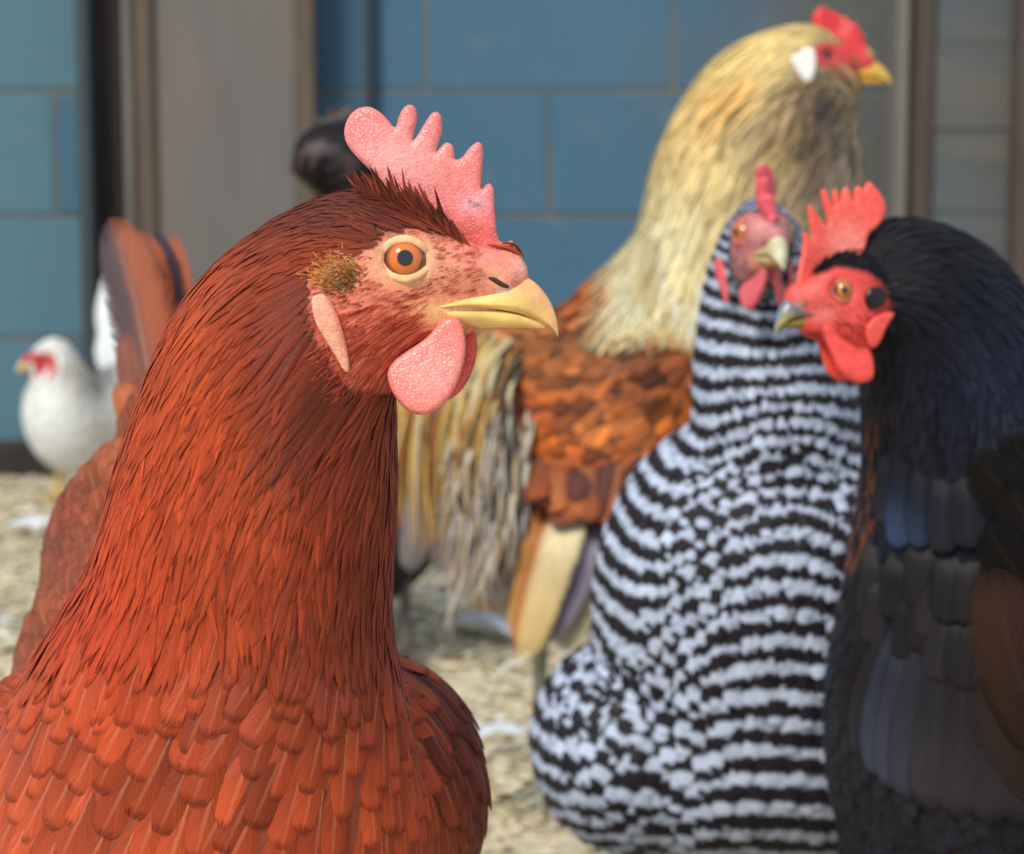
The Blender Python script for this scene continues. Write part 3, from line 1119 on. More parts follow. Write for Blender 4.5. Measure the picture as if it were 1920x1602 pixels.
REGION_NAMES = {}
def make_hen(name, label, cat, base, blobs, head, flow, style, fmat, skin, h=0.0022, nsep=300, face_grow=0.0, regions=None, body_dark=0.55, extra=None, bare=True, group=None, phase=None):
    """body mesh + plumage; style(P, px, py, s, hl) -> dict of per-feather arrays"""
    root = root_empty(name, base, label, cat, group)
    bl = list(blobs) + (head.blobs() if head is not None else [])
    fld = Field(bl, h)
    v, f = surface_nets(fld.f, fld.o, h)
    v = laplace(v, f, 2)
    T, S = flow(v)
    px, py = proj(v)
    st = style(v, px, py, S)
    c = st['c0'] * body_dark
    if head is not None and bare:
        inf, d, a, b_, w = in_face(head, v)
        sk = paint(head, v, *skin)
        m = ss(10, -14, d)[:, None] * (np.abs(w) < 200)[:, None]
        c = c * (1 - m) + sk * m
    body = link('body', mk_mesh('body', to_world(v), f, M_body, {'col': ('FLOAT_COLOR', c)}), root)
    def spacing(P):
        T_, S_ = flow(P)
        x, y = proj(P)
        s = style(P, x, y, S_)
        sp = s['sp'].copy()
        if head is not None and bare:
            inf, d, a, b_, w = in_face(head, P)
            sp = np.where(d < face_grow, -1, sp)
        wz = to_world(P)[:, 2]
        return np.where(wz < 0.03, -1, sp)
    P = scatter(v, f, spacing)
    P = P - fld.grad(P) * fld.sample(P)[:, None]
    T, S = flow(P)
    px, py = proj(P)
    st = style(P, px, py, S)
    N = len(P)
    n = fld.grad(P)
    T = T + st.get('dir', 0)
    T = norm(T - (T * n).sum(-1, keepdims=True) * n)
    jit = rng.normal(0, 1, N) * st['jit']
    B = np.cross(n, T)
    T = norm(T * np.cos(jit)[:, None] + B * np.sin(jit)[:, None])
    L = st['L'] * rng.uniform(.85, 1.15, N)
    W = st['W'] * rng.uniform(.88, 1.12, N)
    ones = np.ones(N)
    lift = st['lift'] * rng.uniform(.6, 1.5, N)
    out = grow(fld, P, T, L, W, st['kind'], lift, st['cling'], st['droop'])
    rv = rng.random(N)
    jb = (1 + rng.normal(0, 1, N) * st['var'])[:, None].clip(.4, 1.8)
    ph0, dph = S, L
    if phase is not None:
        ph0, dph = phase(S), (phase(S + .001) - phase(S)) * 1000 * L
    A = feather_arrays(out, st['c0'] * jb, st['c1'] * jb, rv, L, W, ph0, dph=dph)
    # the largest in view become parts of their own
    fx, fy = proj(P)
    facing = -(n * norm(P)).sum(-1)
    vis = (fx > -20) & (fx < 1940) & (fy > -20) & (fy < 1620) & (facing > 0.15)
    score = np.where(vis, L * W / P[:, 1] ** 2 * facing, 0)
    sep = np.argsort(-score)[:nsep]
    sep = sep[score[sep] > 0]
    rest = np.ones(N, bool)
    rest[sep] = False
    for k in sep:
        link('feather', feather_mesh('feather', A, slice(k, k + 1), fmat), root)
    reg = st.get('reg', np.zeros(N, int))
    for r_, nm in (regions or {0: 'plumage'}).items():
        m = rest & (reg == r_)
        if m.any():
            link(nm, feather_mesh(nm, A, m, fmat), root, kind='stuff')
    return root, fld, body

def legs(root, hips, feet, col, mat, parent_scale=1.0, toe_dir=(0, -1)):
    """shank and clawed foot; hips and feet in world coordinates"""
    td = np.array([toe_dir[0], toe_dir[1], 0.0])
    td = td / np.linalg.norm(td)
    for hp, ft in zip(hips, feet):
        hp, ft = np.array(hp, float), np.array(ft, float)
        z = np.linspace(0, 1, 8)
        rings = []
        for t in z:
            c = hp * (1 - t) + ft * t + td * (-.012) * math.sin(t * 3.14)
            c[2] = max(c[2], 0.012)
            r = (0.010 - 0.005 * min(1, t * 2.2) + 0.0012 * (t > .9)) * parent_scale
            th = np.linspace(0, 6.2832, 10, endpoint=False)
            rings.append(np.stack([c[0] + r * np.cos(th), c[1] + r * np.sin(th), np.full(10, c[2])], 1))
        me = loft_mesh('leg', from_world(np.array(rings)), mat, np.tile(lin(col), (8, 1)))
        leg = link('leg', me, root)
        for ang, ln in ((0, .045), (38, .04), (-38, .04), (180, .022)):
            a = math.radians(ang)
            d = np.array([td[0] * math.cos(a) - td[1] * math.sin(a), td[0] * math.sin(a) + td[1] * math.cos(a), 0])
            s = np.array([-d[1], d[0], 0])
            rings = []
            for t in np.linspace(0, 1, 7):
                c = ft + d * ln * parent_scale * t
                r = (.0048 - .0036 * t) * parent_scale
                c[2] = 0.0070 + r + .002 * math.sin(t * 3.14)
                th = np.linspace(0, 6.2832, 8, endpoint=False)
                rings.append(c + r * (np.cos(th)[:, None] * s + np.sin(th)[:, None] * np.array([0, 0, 1.0])))
            link('toe', loft_mesh('toe', from_world(np.array(rings)), mat, np.tile(lin(col), (7, 1))), leg)

M_body = skin_mat('skin_and_down', bump=0.22, scale=1700, rough=0.5, speck=0.0)
M_leg = skin_mat('scaly_leg', bump=0.6, scale=350, rough=0.5)

def spots(px, py, base, S):
    """plumage colours and painted-in shade: a base and soft patches (x, y, rx, ry, colour, strength)"""
    c = np.tile(lin(base), (len(px), 1))
    for x, y, rx, ry, col, k in S:
        m = k * np.exp(-(((px - x) / rx) ** 2 + ((py - y) / ry) ** 2))
        c = c * (1 - m[:, None]) + lin(col) * m[:, None]
    return c

def sty(N, **kw):
    d = dict(L=.02, W=.006, sp=.005, kind=.3, lift=.06, cling=.9, droop=0., jit=.1, var=.12)
    d.update(kw)
    out = {}
    for k, v in d.items():
        out[k] = v if isinstance(v, np.ndarray) and v.ndim >= 1 else np.full(N, float(v))
    return out

def surf_w(h, fld, a, b, side, lift=0.0):
    """sideways distance of the skin at (a, b)"""
    a, b = np.broadcast_arrays(np.asarray(a, float), np.asarray(b, float))
    w = np.full(a.shape, 230.0)
    for _ in range(60):
        d = fld.sample(h.P(a, b, side * w)) / h.sc
        w = np.clip(w - np.clip(d, 0, 12) * .8, 0, 230)
    return w + lift

# ================================================================== red hen (front)
rh = Head(V(752, 485, 0.487), 0)
red_face = ((228, 124, 102), [
    (690, 470, 70, 60, (232, 128, 110), .9), (760, 487, 66, 54, (248, 200, 150), .95), (850, 505, 55, 40, (242, 172, 136), .7),
    (900, 470, 60, 40, (238, 136, 124), .8), (880, 430, 60, 22, (218, 64, 60), .8), (720, 440, 60, 16, (222, 88, 70), .6),
    (700, 625, 110, 66, (236, 118, 84), .8), (640, 560, 34, 60, (232, 130, 100), .7), (760, 670, 80, 40, (216, 96, 70), .7),
    (945, 545, 22, 12, (232, 228, 228), .9), (925, 515, 22, 14, (222, 168, 118), .7), (905, 514, 10, 4, (70, 50, 40), .7),
    (850, 575, 70, 12, (248, 206, 130), .8), (820, 590, 30, 14, (244, 184, 124), .7), (880, 620, 50, 18, (216, 144, 86), .7), (975, 492, 22, 30, (242, 180, 168), .8)])
red_blobs = chain([(655, 520, .503, 142, 96), (572, 606, .504, 166, 140), (518, 710, .506, 198, 174), (490, 870, .51, 231, 198),
                   (467, 1010, .514, 247, 220), (445, 1160, .52, 262, 250), (405, 1360, .53, 335, 330), (370, 1620, .545, 430, 430)], 5, .006)
red_blobs += [blob(390, 1500, .63, 420, 420, 420), blob(700, 1490, .60, 208, 280, 262, .006), blob(366, 1075, .74, 276, 300, 290), blob(325, 1280, .70, 285, 300, 300),
              blob(325, 830, .79, 100, 110, 140), blob(40, 1560, .60, 270, 300, 270, .01)]
red_flow = Flow([([(1010, 605, .5), (880, 540, .5), (760, 470, .5), (640, 452, .5), (530, 560, .5), (462, 730, .505), (425, 930, .51), (398, 1150, .515), (385, 1400, .51), (370, 1750, .52)], 0.0),
                 ([(420, 1500, .60), (400, 1300, .66), (370, 1040, .74), (320, 790, .80)], .22),
                 ([(700, 1230, .59), (780, 1400, .59), (830, 1700, .60)], .24)])
def red_style(P, px, py, S):
    N = len(P)
    d = P[:, 1]
    far = ss(.585, .63, d)
    wing = ss(735, 775, px) * ss(1180, 1230, py) * ss(.545, .575, d)
    a = ss(.055, .085, S) * 1.0
    hk = ss(.10, .15, S)
    br = ss(1000, 1290, py)
    L = .0090 + .0170 * a + .005 * hk - .009 * br
    W = .0019 + .0016 * a + .0013 * hk + .0098 * br
    sp = .0013 + .0006 * a + .0006 * hk + .0064 * br
    kind = .9 - .9 * ss(.25, .8, br)
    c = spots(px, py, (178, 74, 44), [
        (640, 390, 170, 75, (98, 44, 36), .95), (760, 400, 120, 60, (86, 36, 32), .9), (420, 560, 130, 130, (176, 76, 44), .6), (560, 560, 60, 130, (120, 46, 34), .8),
        (620, 730, 80, 70, (78, 34, 30), .85), (690, 900, 90, 190, (116, 50, 42), .9), (560, 1050, 90, 170, (140, 58, 46), .6), (660, 1120, 110, 150, (112, 52, 48), .7),  # dark throat and neck front: shade below the head painted in
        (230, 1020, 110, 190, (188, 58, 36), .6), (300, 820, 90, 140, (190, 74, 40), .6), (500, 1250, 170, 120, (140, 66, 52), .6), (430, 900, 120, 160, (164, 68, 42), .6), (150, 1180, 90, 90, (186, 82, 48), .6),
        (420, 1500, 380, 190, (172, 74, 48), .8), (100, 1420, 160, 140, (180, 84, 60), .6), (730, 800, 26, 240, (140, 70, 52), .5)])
    cw = spots(px, py, (104, 44, 32), [(780, 1330, 70, 90, (88, 37, 28), .7), (800, 1480, 80, 100, (122, 52, 36), .6)])  # shade on this wing painted into its darker rust tones
    cb = spots(px, py, (138, 72, 54), [(230, 900, 80, 50, (164, 94, 60), .7), (140, 1060, 80, 70, (128, 66, 54), .5), (120, 1180, 60, 40, (160, 88, 66), .5)])
    c = c * (1 - far[:, None]) + cb * far[:, None]
    c = c * (1 - wing[:, None]) + cw * wing[:, None]
    body = np.maximum(far, wing)
    L = L * (1 - body) + .021 * body
    W = W * (1 - body) + .010 * body
    sp = sp * (1 - body) + .0062 * body
    kind = kind * (1 - body) + .10 * body
    lift = .024 + .03 * (1 - a) + .03 * body + .015 * br
    reg = np.where(body > .5, 2, np.where(br > .55, 1, 0))
    head = 1 - a
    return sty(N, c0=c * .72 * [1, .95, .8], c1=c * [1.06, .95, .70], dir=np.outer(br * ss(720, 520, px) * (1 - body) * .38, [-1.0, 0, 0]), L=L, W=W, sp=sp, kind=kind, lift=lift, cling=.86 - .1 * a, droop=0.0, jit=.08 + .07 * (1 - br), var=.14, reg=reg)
FM_red = feather_mat('red_feathers', rachis=.3, barb=.26, edge=.5, fringe=.9, sheen=.03, spec=.16, rough=.42)
red, red_fld, red_body = make_hen('red_hen', 'glossy rust-red hen in front with pink comb, head turned right in profile', 'hen',
    (-.06, .61, 0), red_blobs, rh, red_flow, red_style, FM_red, red_face, h=.0017, nsep=300, face_grow=-4,
    regions={0: 'hackle_feathers', 1: 'breast_feathers', 2: 'back_and_wing_feathers'}, body_dark=.8)

M_comb = skin_mat('comb_flesh_pink', bump=.26, scale=1400, rough=.32, sss=.25, speck=.6)
def red_comb_col(a, b, w):
    c = np.tile(lin((238, 128, 126)), (len(a), 1))
    for x, y, ra, rb, col, k in [(740, 290, 90, 50, (250, 178, 176), .8), (860, 440, 80, 40, (214, 66, 62), .8), (880, 372, 26, 18, (226, 180, 190), .8), (890, 378, 9, 5, (90, 60, 90), .8),
                                 (876, 371, 5, 5, (60, 40, 60), .8), (860, 330, 50, 50, (232, 128, 124), .5), (948, 450, 10, 4, (110, 50, 40), .5)]:
        m = k * np.exp(-(((a - x) / ra) ** 2 + ((b - y) / rb) ** 2))
        c = c * (1 - m[:, None]) + lin(col) * m[:, None]
    return c
RED_COMB = [(706, 338), (690, 314), (668, 292), (648, 268), (639, 243), (645, 216), (662, 197), (686, 192), (708, 203), (724, 219), (736, 232),
            (742, 212), (752, 194), (764, 188), (775, 196), (777, 216), (772, 238), (768, 258), (776, 248), (788, 228), (802, 206), (813, 201), (823, 210), (824, 234), (818, 256), (812, 279),
            (820, 268), (832, 258), (844, 264), (847, 280), (848, 291), (860, 286), (874, 268), (890, 256), (900, 264), (901, 288), (898, 318), (897, 347),
            (904, 338), (913, 335), (920, 344), (922, 370), (924, 402), (928, 434), (936, 446), (955, 442), (958, 450), (950, 466), (940, 490), (880, 500), (800, 460), (750, 400)]
slab(rh, RED_COMB, 14, lambda a, b: 9 * np.sin((a - 640) / 60) * ss(430, 230, b), None, M_comb, 'comb', red, colfun=red_comb_col, fine=3.6)
RED_WATTLE = [(858, 596), (868, 625), (868, 660), (858, 702), (840, 738), (818, 760), (792, 771), (766, 765), (743, 744), (728, 716), (724, 690), (735, 668), (762, 650), (792, 630), (815, 606), (835, 590)]
def red_wattle_col(a, b, w):
    c = np.tile(lin((240, 128, 122)), (len(a), 1))
    m = .75 * np.exp(-(((a - 800) / 60) ** 2 + ((b - 690) / 55) ** 2))
    c = c * (1 - m[:, None]) + lin((248, 158, 150)) * m[:, None]
    return c
slab(rh, RED_WATTLE, 13, lambda a, b: 46 + 16 * ss(600, 760, b), None, M_comb, 'wattle', red, colfun=red_wattle_col, fine=3.6)
slab(rh, np.array(RED_WATTLE) * [1, .86] + [20, 86], 13, lambda a, b: -46 - 16 * ss(600, 760, b), (214, 84, 76), M_comb, 'wattle', red, fine=4.2)
LOBE = [(593, 562), (606, 552), (622, 558), (638, 584), (650, 620), (658, 660), (660, 690), (650, 692), (634, 664), (614, 632), (598, 598)]
for s in (1, -1):
    lobe_col = lambda a, b, w: lin((244, 170, 142)) + (lin((214, 100, 76)) - lin((244, 170, 142))) * ss(0, 22, a - np.interp(b, [552, 590, 640, 692], [612, 622, 638, 654]))[:, None]
    slab(rh, LOBE, 6, lambda a, b, s=s: s * (surf_w(rh, red_fld, np.full_like(a, 640), np.full_like(b, 600), s) + 2 + (640 - a) * .25 + 4 * np.sin((b - 560) / 30)), None, M_comb, 'earlobe', red, fine=2.6, colfun=lobe_col)
    eye_parts(rh, red, s, size=1.1)
beak(rh, red, (232, 172, 122), (238, 184, 118), (250, 210, 132), M_horn, (250, 210, 128))

def tufts(name, h, root, mat, items, side, fld):
    """short stiff feathers set by hand: (a, b, w, da, db, dw, L mm, W mm, colour)"""
    P = np.array([h.P(i[0], i[1], side * i[2]) for i in items])
    D = norm(np.array([i[3] * h.f - i[4] * h.u + side * i[5] * h.l for i in items]))
    L = np.array([i[6] for i in items]) * .001
    W = np.array([i[7] for i in items]) * .001
    c = np.array([lin(i[8]) for i in items])
    n = norm(np.array([h.l * side] * len(items)) + rng.normal(0, .25, (len(items), 3)))
    out = np.zeros((len(items), len(ROWS), len(COLS), 3))
    pr = width_profile(ROWS, np.full(len(items), .9))
    n = norm(n - (n * D).sum(-1, keepdims=True) * D)
    B = np.cross(n, D)
    for i, v in enumerate(ROWS):
        q = P + D * (L * v)[:, None] + n * (L * .06 * v * v)[:, None]
        for j, u in enumerate(COLS):
            out[:, i, j] = q + B * (u * W * .5 * pr[:, i])[:, None]
    A = feather_arrays(out, c * .85, c, rng.random(len(items)), L, W, np.zeros(len(items)))
    link(name, feather_mesh(name, A, slice(None), mat), root, kind='stuff')

def crown_fringe(h, root, mat, fld, cols, ridge, n=210, L=(8, 13), Wd=(1.2, 2.2), da=-.55, db=-.85):
    """short feathers rising from the brow against the foot of the comb"""
    for s in (1, -1):
        it = []
        for k in range(n):
            t = rng.random()
            q = np.array([np.interp(t, np.linspace(0, 1, len(ridge)), [r[m] for r in ridge]) for m in (0, 1, 2)])
            a, b_ = q[0] + rng.normal(0, 7), q[1] + rng.uniform(0, 34)
            it.append((a, b_, q[2] + rng.uniform(-4, 8), da + rng.normal(0, .16), db + rng.normal(0, .12), rng.normal(.05, .08), rng.uniform(*L), rng.uniform(*Wd), np.array(cols[rng.integers(len(cols))])))
        tufts('brow_fringe', h, root, mat, it, s, fld)
crown_fringe(rh, red, FM_red, red_fld, [(86, 36, 32), (110, 48, 36), (140, 62, 40)], [(705, 372, 34), (760, 388, 34), (815, 420, 34), (850, 450, 34), (872, 475, 36)])
# golden ear tuft, dark bristles of the cheek
for s in (1, -1):
    it = []
    AA, BB = rng.normal(640, 20, 900), rng.normal(516, 15, 900)
    SW = surf_w(rh, red_fld, AA, BB, s)
    for k in range(900):
        a, b_ = AA[k], BB[k]
        it.append((a, b_, SW[k] - 2, -.75 + rng.normal(0, .25), -.2 + rng.normal(0, .35), .45, rng.uniform(1.8, 3.6), rng.uniform(.4, .8),
                   np.array([(255, 192, 112), (255, 160, 80), (255, 218, 156), (226, 116, 60)][rng.integers(4)]) * (1 - .42 * float(ss(-10, 40, (a - 640) * .6 + (b_ - 515) * .8)))))
    tufts('ear_tuft', rh, red, FM_red, it, s, red_fld)
def bristles(h, root, mat, fld, n, cols, box, L=(3.2, 6), Wd=(.25, .5), avoid=((757, 487, 66, 54),)):
    A_, B_ = rng.uniform(box[0], box[1], n), rng.uniform(box[2], box[3], n)
    ok = poly_sdf(np.stack([A_, B_], -1), h.face) < 12
    for x, y, ra, rb in avoid:
        ok &= ((A_ - x) / ra) ** 2 + ((B_ - y) / rb) ** 2 > 1
    ok &= ~((A_ > 800) & (B_ > 545) & (B_ < 612))
    A_, B_ = A_[ok], B_[ok]
    for s in (1, -1):
        P = h.P(A_, B_, np.full(len(A_), s * 105.0))
        for _ in range(14):                       # settle onto the skin from the side
            P = P - (s * h.l)[None] * np.clip(fld.sample(P), 0, .004)[:, None]
        ok2 = fld.sample(P) < .0008
        P = P[ok2]
        aa, bb, w_ = h.local(P)
        n_ = fld.grad(P)
        D = -h.f[None] * .9 - h.u[None] * (.30 + .35 * ss(540, 680, bb))[:, None] + rng.normal(0, .14, P.shape)
        D = norm(D - (D * n_).sum(-1, keepdims=True) * n_)
        N = len(P)
        big = ss(520, 600, bb)
        L_ = rng.uniform(L[0], L[1], N) * .001 * (.35 + .65 * big)
        W_ = rng.uniform(Wd[0], Wd[1], N) * .001 * (.6 + .4 * big)
        out = grow(fld, P, D, L_, W_, np.full(N, .9), np.full(N, .06), np.full(N, .95), np.zeros(N), off=.0002)
        c = lin(cols)[rng.integers(len(cols), size=N)]
        A = feather_arrays(out, c, c, rng.random(N), L_, W_, np.zeros(N))
        link('face_bristles', feather_mesh('face_bristles', A, slice(None), mat), root, kind='stuff')
bristles(rh, red, FM_red, red_fld, 1700, [(196, 72, 50), (210, 96, 66), (150, 48, 36)], (600, 900, 430, 720), L=(3.5, 8))
slab(rh, [(908, 516), (920, 514), (938, 524), (951, 532), (946, 536), (934, 533), (918, 524)], 3, lambda a, b: surf_w(rh, red_fld, a, b, 1, -2), (62, 36, 30), M_skin_plain, 'nostril', red, fine=2.2, label='dark nostril slit')
# tail
tn = (-.25, -1, .1)
quill('tail_feather', [(310, 860, .80), (276, 690, .82), (248, 550, .84), (204, 408, .855)], [.007, .012, .0160, .0165, .0150, .010], tn, FM_red, (150, 74, 48), (150, 82, 56), red, edge=((84, 68, 72), -.08, .06), label='broad rust and slate tail feather', seed=1)
quill('tail_feather', [(320, 860, .805), (296, 700, .83), (280, 570, .85), (262, 434, .87)], [.006, .010, .013, .0135, .012, .008], tn, FM_red, (140, 68, 44), (160, 82, 54), red, seed=2)
quill('tail_feather', [(335, 850, .81), (322, 700, .84), (308, 560, .86), (290, 434, .88)], [.006, .008, .009, .0095, .009, .006], tn, FM_red, (60, 48, 54), (52, 46, 62), red, label='dark slate tail feather', seed=3)
quill('tail_feather', [(345, 850, .815), (338, 700, .845), (330, 560, .865), (322, 436, .885)], [.006, .008, .009, .009, .008, .005], tn, FM_red, (140, 66, 44), (160, 88, 62), red, seed=4)
quill('tail_feather', [(300, 900, .77), (262, 820, .775), (238, 760, .78), (218, 716, .785)], [.005, .007, .008, .008, .007, .005], tn, FM_red, (166, 88, 56), (176, 98, 64), red, seed=6)
quill('tail_feather', [(290, 880, .785), (258, 760, .79), (240, 690, .795), (232, 620, .80)], [.005, .006, .007, .007, .006, .004], tn, FM_red, (120, 66, 50), (130, 76, 60), red, seed=7)
legs(red, [(-.11, .60, .15), (-.03, .60, .15)], [(-.11, .58, .004), (-.02, .58, .004)], (200, 160, 80), M_leg)

# ================================================================== barred hen (middle, facing the lens)
bh = Head(V(1430, 437, .935), 83.5, 2, 0, 1.0, 1.0, mid=True)
bh.face = np.array([(690, 470), (715, 430), (790, 415), (880, 430), (985, 480), (1060, 560), (1060, 660), (930, 640), (860, 640), (790, 670), (720, 660), (670, 610), (660, 530)], float)
bar_face = ((196, 116, 120), [(757, 487, 70, 60, (206, 96, 104), .8), (900, 480, 70, 60, (222, 158, 152), .8), (720, 600, 60, 60, (150, 110, 118), .7), (850, 600, 70, 30, (214, 120, 96), .7),
                              (935, 535, 16, 8, (60, 50, 54), .8), (860, 580, 60, 18, (222, 180, 140), .7)])
bar_blobs = chain([(1428, 450, .975, 66, 66), (1432, 545, .985, 104, 96), (1446, 680, .985, 136, 125), (1455, 790, .99, 146, 145), (1455, 880, .995, 152, 155), (1448, 975, 1.005, 206, 190), (1440, 1085, 1.015, 312, 250),
                   (1450, 1240, 1.04, 328, 300)], 5, .005)
bar_blobs.append(blob(1440, 1390, 1.06, 400, 330, 240))
bar_blobs += [blob(1185, 1392, 1.05, 186, 250, 200, .005), blob(1690, 1400, 1.07, 180, 250, 200, .006), blob(1480, 1370, 1.12, 330, 260, 240)]
bar_flow = Flow([([(1440, 500, .90), (1436, 400, .935), (1428, 385, .98), (1430, 480, 1.0), (1440, 650, 1.0), (1450, 850, 1.0), (1445, 1050, 1.0), (1440, 1300, 1.0), (1430, 1650, 1.0)], 0.0),
                 ([(1345, 430, .97), (1325, 560, .98), (1300, 720, .99), (1255, 860, 1.0), (1130, 1010, 1.01), (1085, 1190, 1.02)], .06),
                 ([(1120, 1200, 1.03), (1020, 1300, 1.03), (985, 1420, 1.03), (1060, 1620, 1.03)], .235),
                 ([(1530, 430, .97), (1560, 560, .98), (1600, 720, .99), (1650, 900, 1.0), (1740, 1100, 1.01), (1760, 1400, 1.02)], .06)])
def bar_style(P, px, py, S):
    N = len(P)
    a = ss(430, 640, py)
    b_ = ss(640, 900, py)
    c_ = ss(1180, 1300, py)
    c = spots(px, py, (255, 255, 255), [(1560, 1560, 260, 130, (206, 192, 172), .6), (1430, 380, 120, 60, (215, 215, 222), .6), (1090, 1300, 120, 100, (255, 255, 255), .8)])  # brownish lower right: shade on the flank painted into the plumage
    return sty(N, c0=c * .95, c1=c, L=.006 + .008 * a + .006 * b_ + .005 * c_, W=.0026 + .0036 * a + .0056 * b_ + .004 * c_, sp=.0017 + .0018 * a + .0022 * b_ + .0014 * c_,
               kind=.45 - .3 * a, lift=.075, cling=.9, droop=0, jit=.12, var=.10)
def bar_phase(S):
    x = np.linspace(-.1, .8, 400)
    per = .0048 + .0078 * ss(.05, .13, x) + .0036 * ss(.16, .32, x)
    ph = np.cumsum(1 / per) * (x[1] - x[0])
    return np.interp(S, x, ph)
FM_bar = feather_mat('barred_feathers', rachis=.0, barb=.22, edge=.12, fringe=.35, sheen=.02, spec=.2, bars=(1.0, tuple(lin((184, 197, 224))), tuple(lin((32, 28, 36))), .55))
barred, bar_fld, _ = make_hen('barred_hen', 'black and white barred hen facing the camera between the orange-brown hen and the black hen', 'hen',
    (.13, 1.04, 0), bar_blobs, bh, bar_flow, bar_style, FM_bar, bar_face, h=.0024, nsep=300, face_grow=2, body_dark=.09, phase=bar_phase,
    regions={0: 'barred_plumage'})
M_combr = skin_mat('comb_flesh_red', bump=.25, scale=1100, rough=.4, sss=.15, speck=.15)
bar_comb = np.array(RED_COMB) * [.80, .78] + [178, 100]
slab(bh, bar_comb, 21, lambda a, b: -30 * np.sin((a - 930) / 42) * ss(470, 380, b) + 10 * ss(400, 260, b), (222, 84, 100), M_combr, 'comb', barred, fine=4.5)
for s in (1, -1):
    slab(bh, np.array(RED_WATTLE) * [.8, .95] + [176, 26], 13, lambda a, b, s=s: s * (16 + (880 - a) * .45 * ss(590, 690, b) + 10 * ss(640, 740, b)), (216, 96, 106), M_combr, 'wattle', barred, fine=4.5)
    slab(bh, np.array(LOBE) * [1.2, 1.15] + [-90, -68], 9, lambda a, b, s=s: s * (116 + (690 - a) * .35), (218, 92, 92), M_combr, 'earlobe', barred, fine=4.5)
    eye_parts(bh, barred, s, iris=(216, 120, 40), lid=(206, 112, 112), size=1.1, look=(.55, 0), lidr=7)
bristles(bh, barred, FM_bar, bar_fld, 700, [(120, 110, 116), (80, 74, 80), (190, 180, 184)], (620, 980, 420, 680), L=(1.5, 3), Wd=(.3, .6))
beak(bh, barred, (196, 190, 160), (228, 224, 196), (216, 196, 140), M_horn)
legs(barred, [(.08, 1.06, .10), (.18, 1.06, .10)], [(.08, 1.03, .004), (.18, 1.03, .004)], (196, 176, 96), M_leg)

# ================================================================== black hen (right, looking left)
kh = Head(V(1583, 545, .795), 160, 0, 0, .92, .70)
kh.face = np.array([(722, 412), (775, 405), (825, 425), (870, 430), (925, 436), (985, 480), (1060, 560), (1060, 660), (930, 640), (870, 640), (800, 690), (720, 735), (650, 720), (600, 640), (566, 570), (566, 515), (600, 455), (655, 422)], float)
blk_face = ((226, 72, 66), [(757, 487, 80, 70, (236, 84, 76), .8), (830, 560, 60, 30, (232, 140, 140), .6), (880, 500, 60, 40, (232, 104, 98), .7), (930, 530, 24, 14, (110, 80, 76), .9), (950, 540, 20, 20, (206, 198, 190), .7), (690, 560, 60, 40, (232, 90, 84), .7)])
blk_blobs = chain([(1650, 520, .83, 72, 60), (1700, 545, .832, 112, 92), (1765, 610, .84, 142, 120), (1795, 700, .845, 152, 140), (1810, 800, .85, 165, 160), (1840, 930, .855, 200, 190), (1880, 1100, .86, 268, 230),
                   (1925, 1330, .87, 352, 290), (1940, 1470, .88, 350, 290)], 5, .010)
blk_blobs += [blob(2150, 1330, .91, 330, 290, 330), blob(1780, 1640, .87, 190, 230, 130)]
blk_flow = Flow([([(1480, 600, .80), (1540, 500, .80), (1620, 440, .80), (1720, 440, .81), (1800, 520, .82), (1830, 660, .83), (1825, 850, .83), (1800, 1050, .83), (1790, 1300, .83), (1800, 1700, .84)], 0.0),
                 ([(1650, 700, .83), (1645, 850, .83), (1630, 1000, .83), (1590, 1150, .84), (1565, 1350, .85), (1590, 1600, .86)], .08),
                 ([(1860, 520, .84), (1960, 700, .85), (2020, 1000, .86), (2150, 1300, .88)], .05)])
def blk_style(P, px, py, S):
    N = len(P)
    a = ss(.03, .10, S)
    b_ = ss(800, 1150, py)
    fl = ss(1520, 1560, py)
    c = spots(px, py, (30, 32, 44), [(1700, 450, 120, 50, (24, 22, 27), .8), (1880, 640, 120, 130, (36, 42, 68), .8), (1700, 950, 70, 80, (44, 50, 66), .6), (1700, 1280, 140, 120, (52, 48, 52), .6), (1760, 1420, 120, 100, (60, 58, 68), .5)])  # blue tint and bluish patches: sheen painted into the black plumage
    lace = ss(1665, 1635, px) * ss(700, 760, py) * ss(1060, 990, py) * (rng.random(N) < .5)
    c1 = c * (1 - .7 * lace[:, None]) + lin((150, 84, 48)) * .7 * lace[:, None]
    fluff = lin((58, 48, 46))
    c = c * (1 - fl[:, None]) + fluff * fl[:, None]
    c1 = c1 * (1 - fl[:, None]) + fluff * fl[:, None]
    return sty(N, c0=c * .45, c1=c1 * .7, L=.007 + .013 * a + .008 * b_, W=.0022 + .0036 * a + .0062 * b_, sp=.0017 + .0016 * a + .0028 * b_, kind=.75 - .55 * ss(.08, .2, S) + .5 * fl,
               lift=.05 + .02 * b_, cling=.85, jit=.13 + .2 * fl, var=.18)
FM_blk = feather_mat('black_feathers', rachis=.08, rcol=(.10, .10, .12), barb=.30, edge=.3, fringe=.7, sheen=0, rough=.34, spec=.14)
black, blk_fld, _ = make_hen('black_hen', 'black hen with bright red comb and orange eye at the right, looking left', 'hen',
    (.22, .88, 0), blk_blobs, kh, blk_flow, blk_style, FM_blk, blk_face, h=.0022, nsep=260, face_grow=4, body_dark=.5, regions={0: 'black_plumage'})
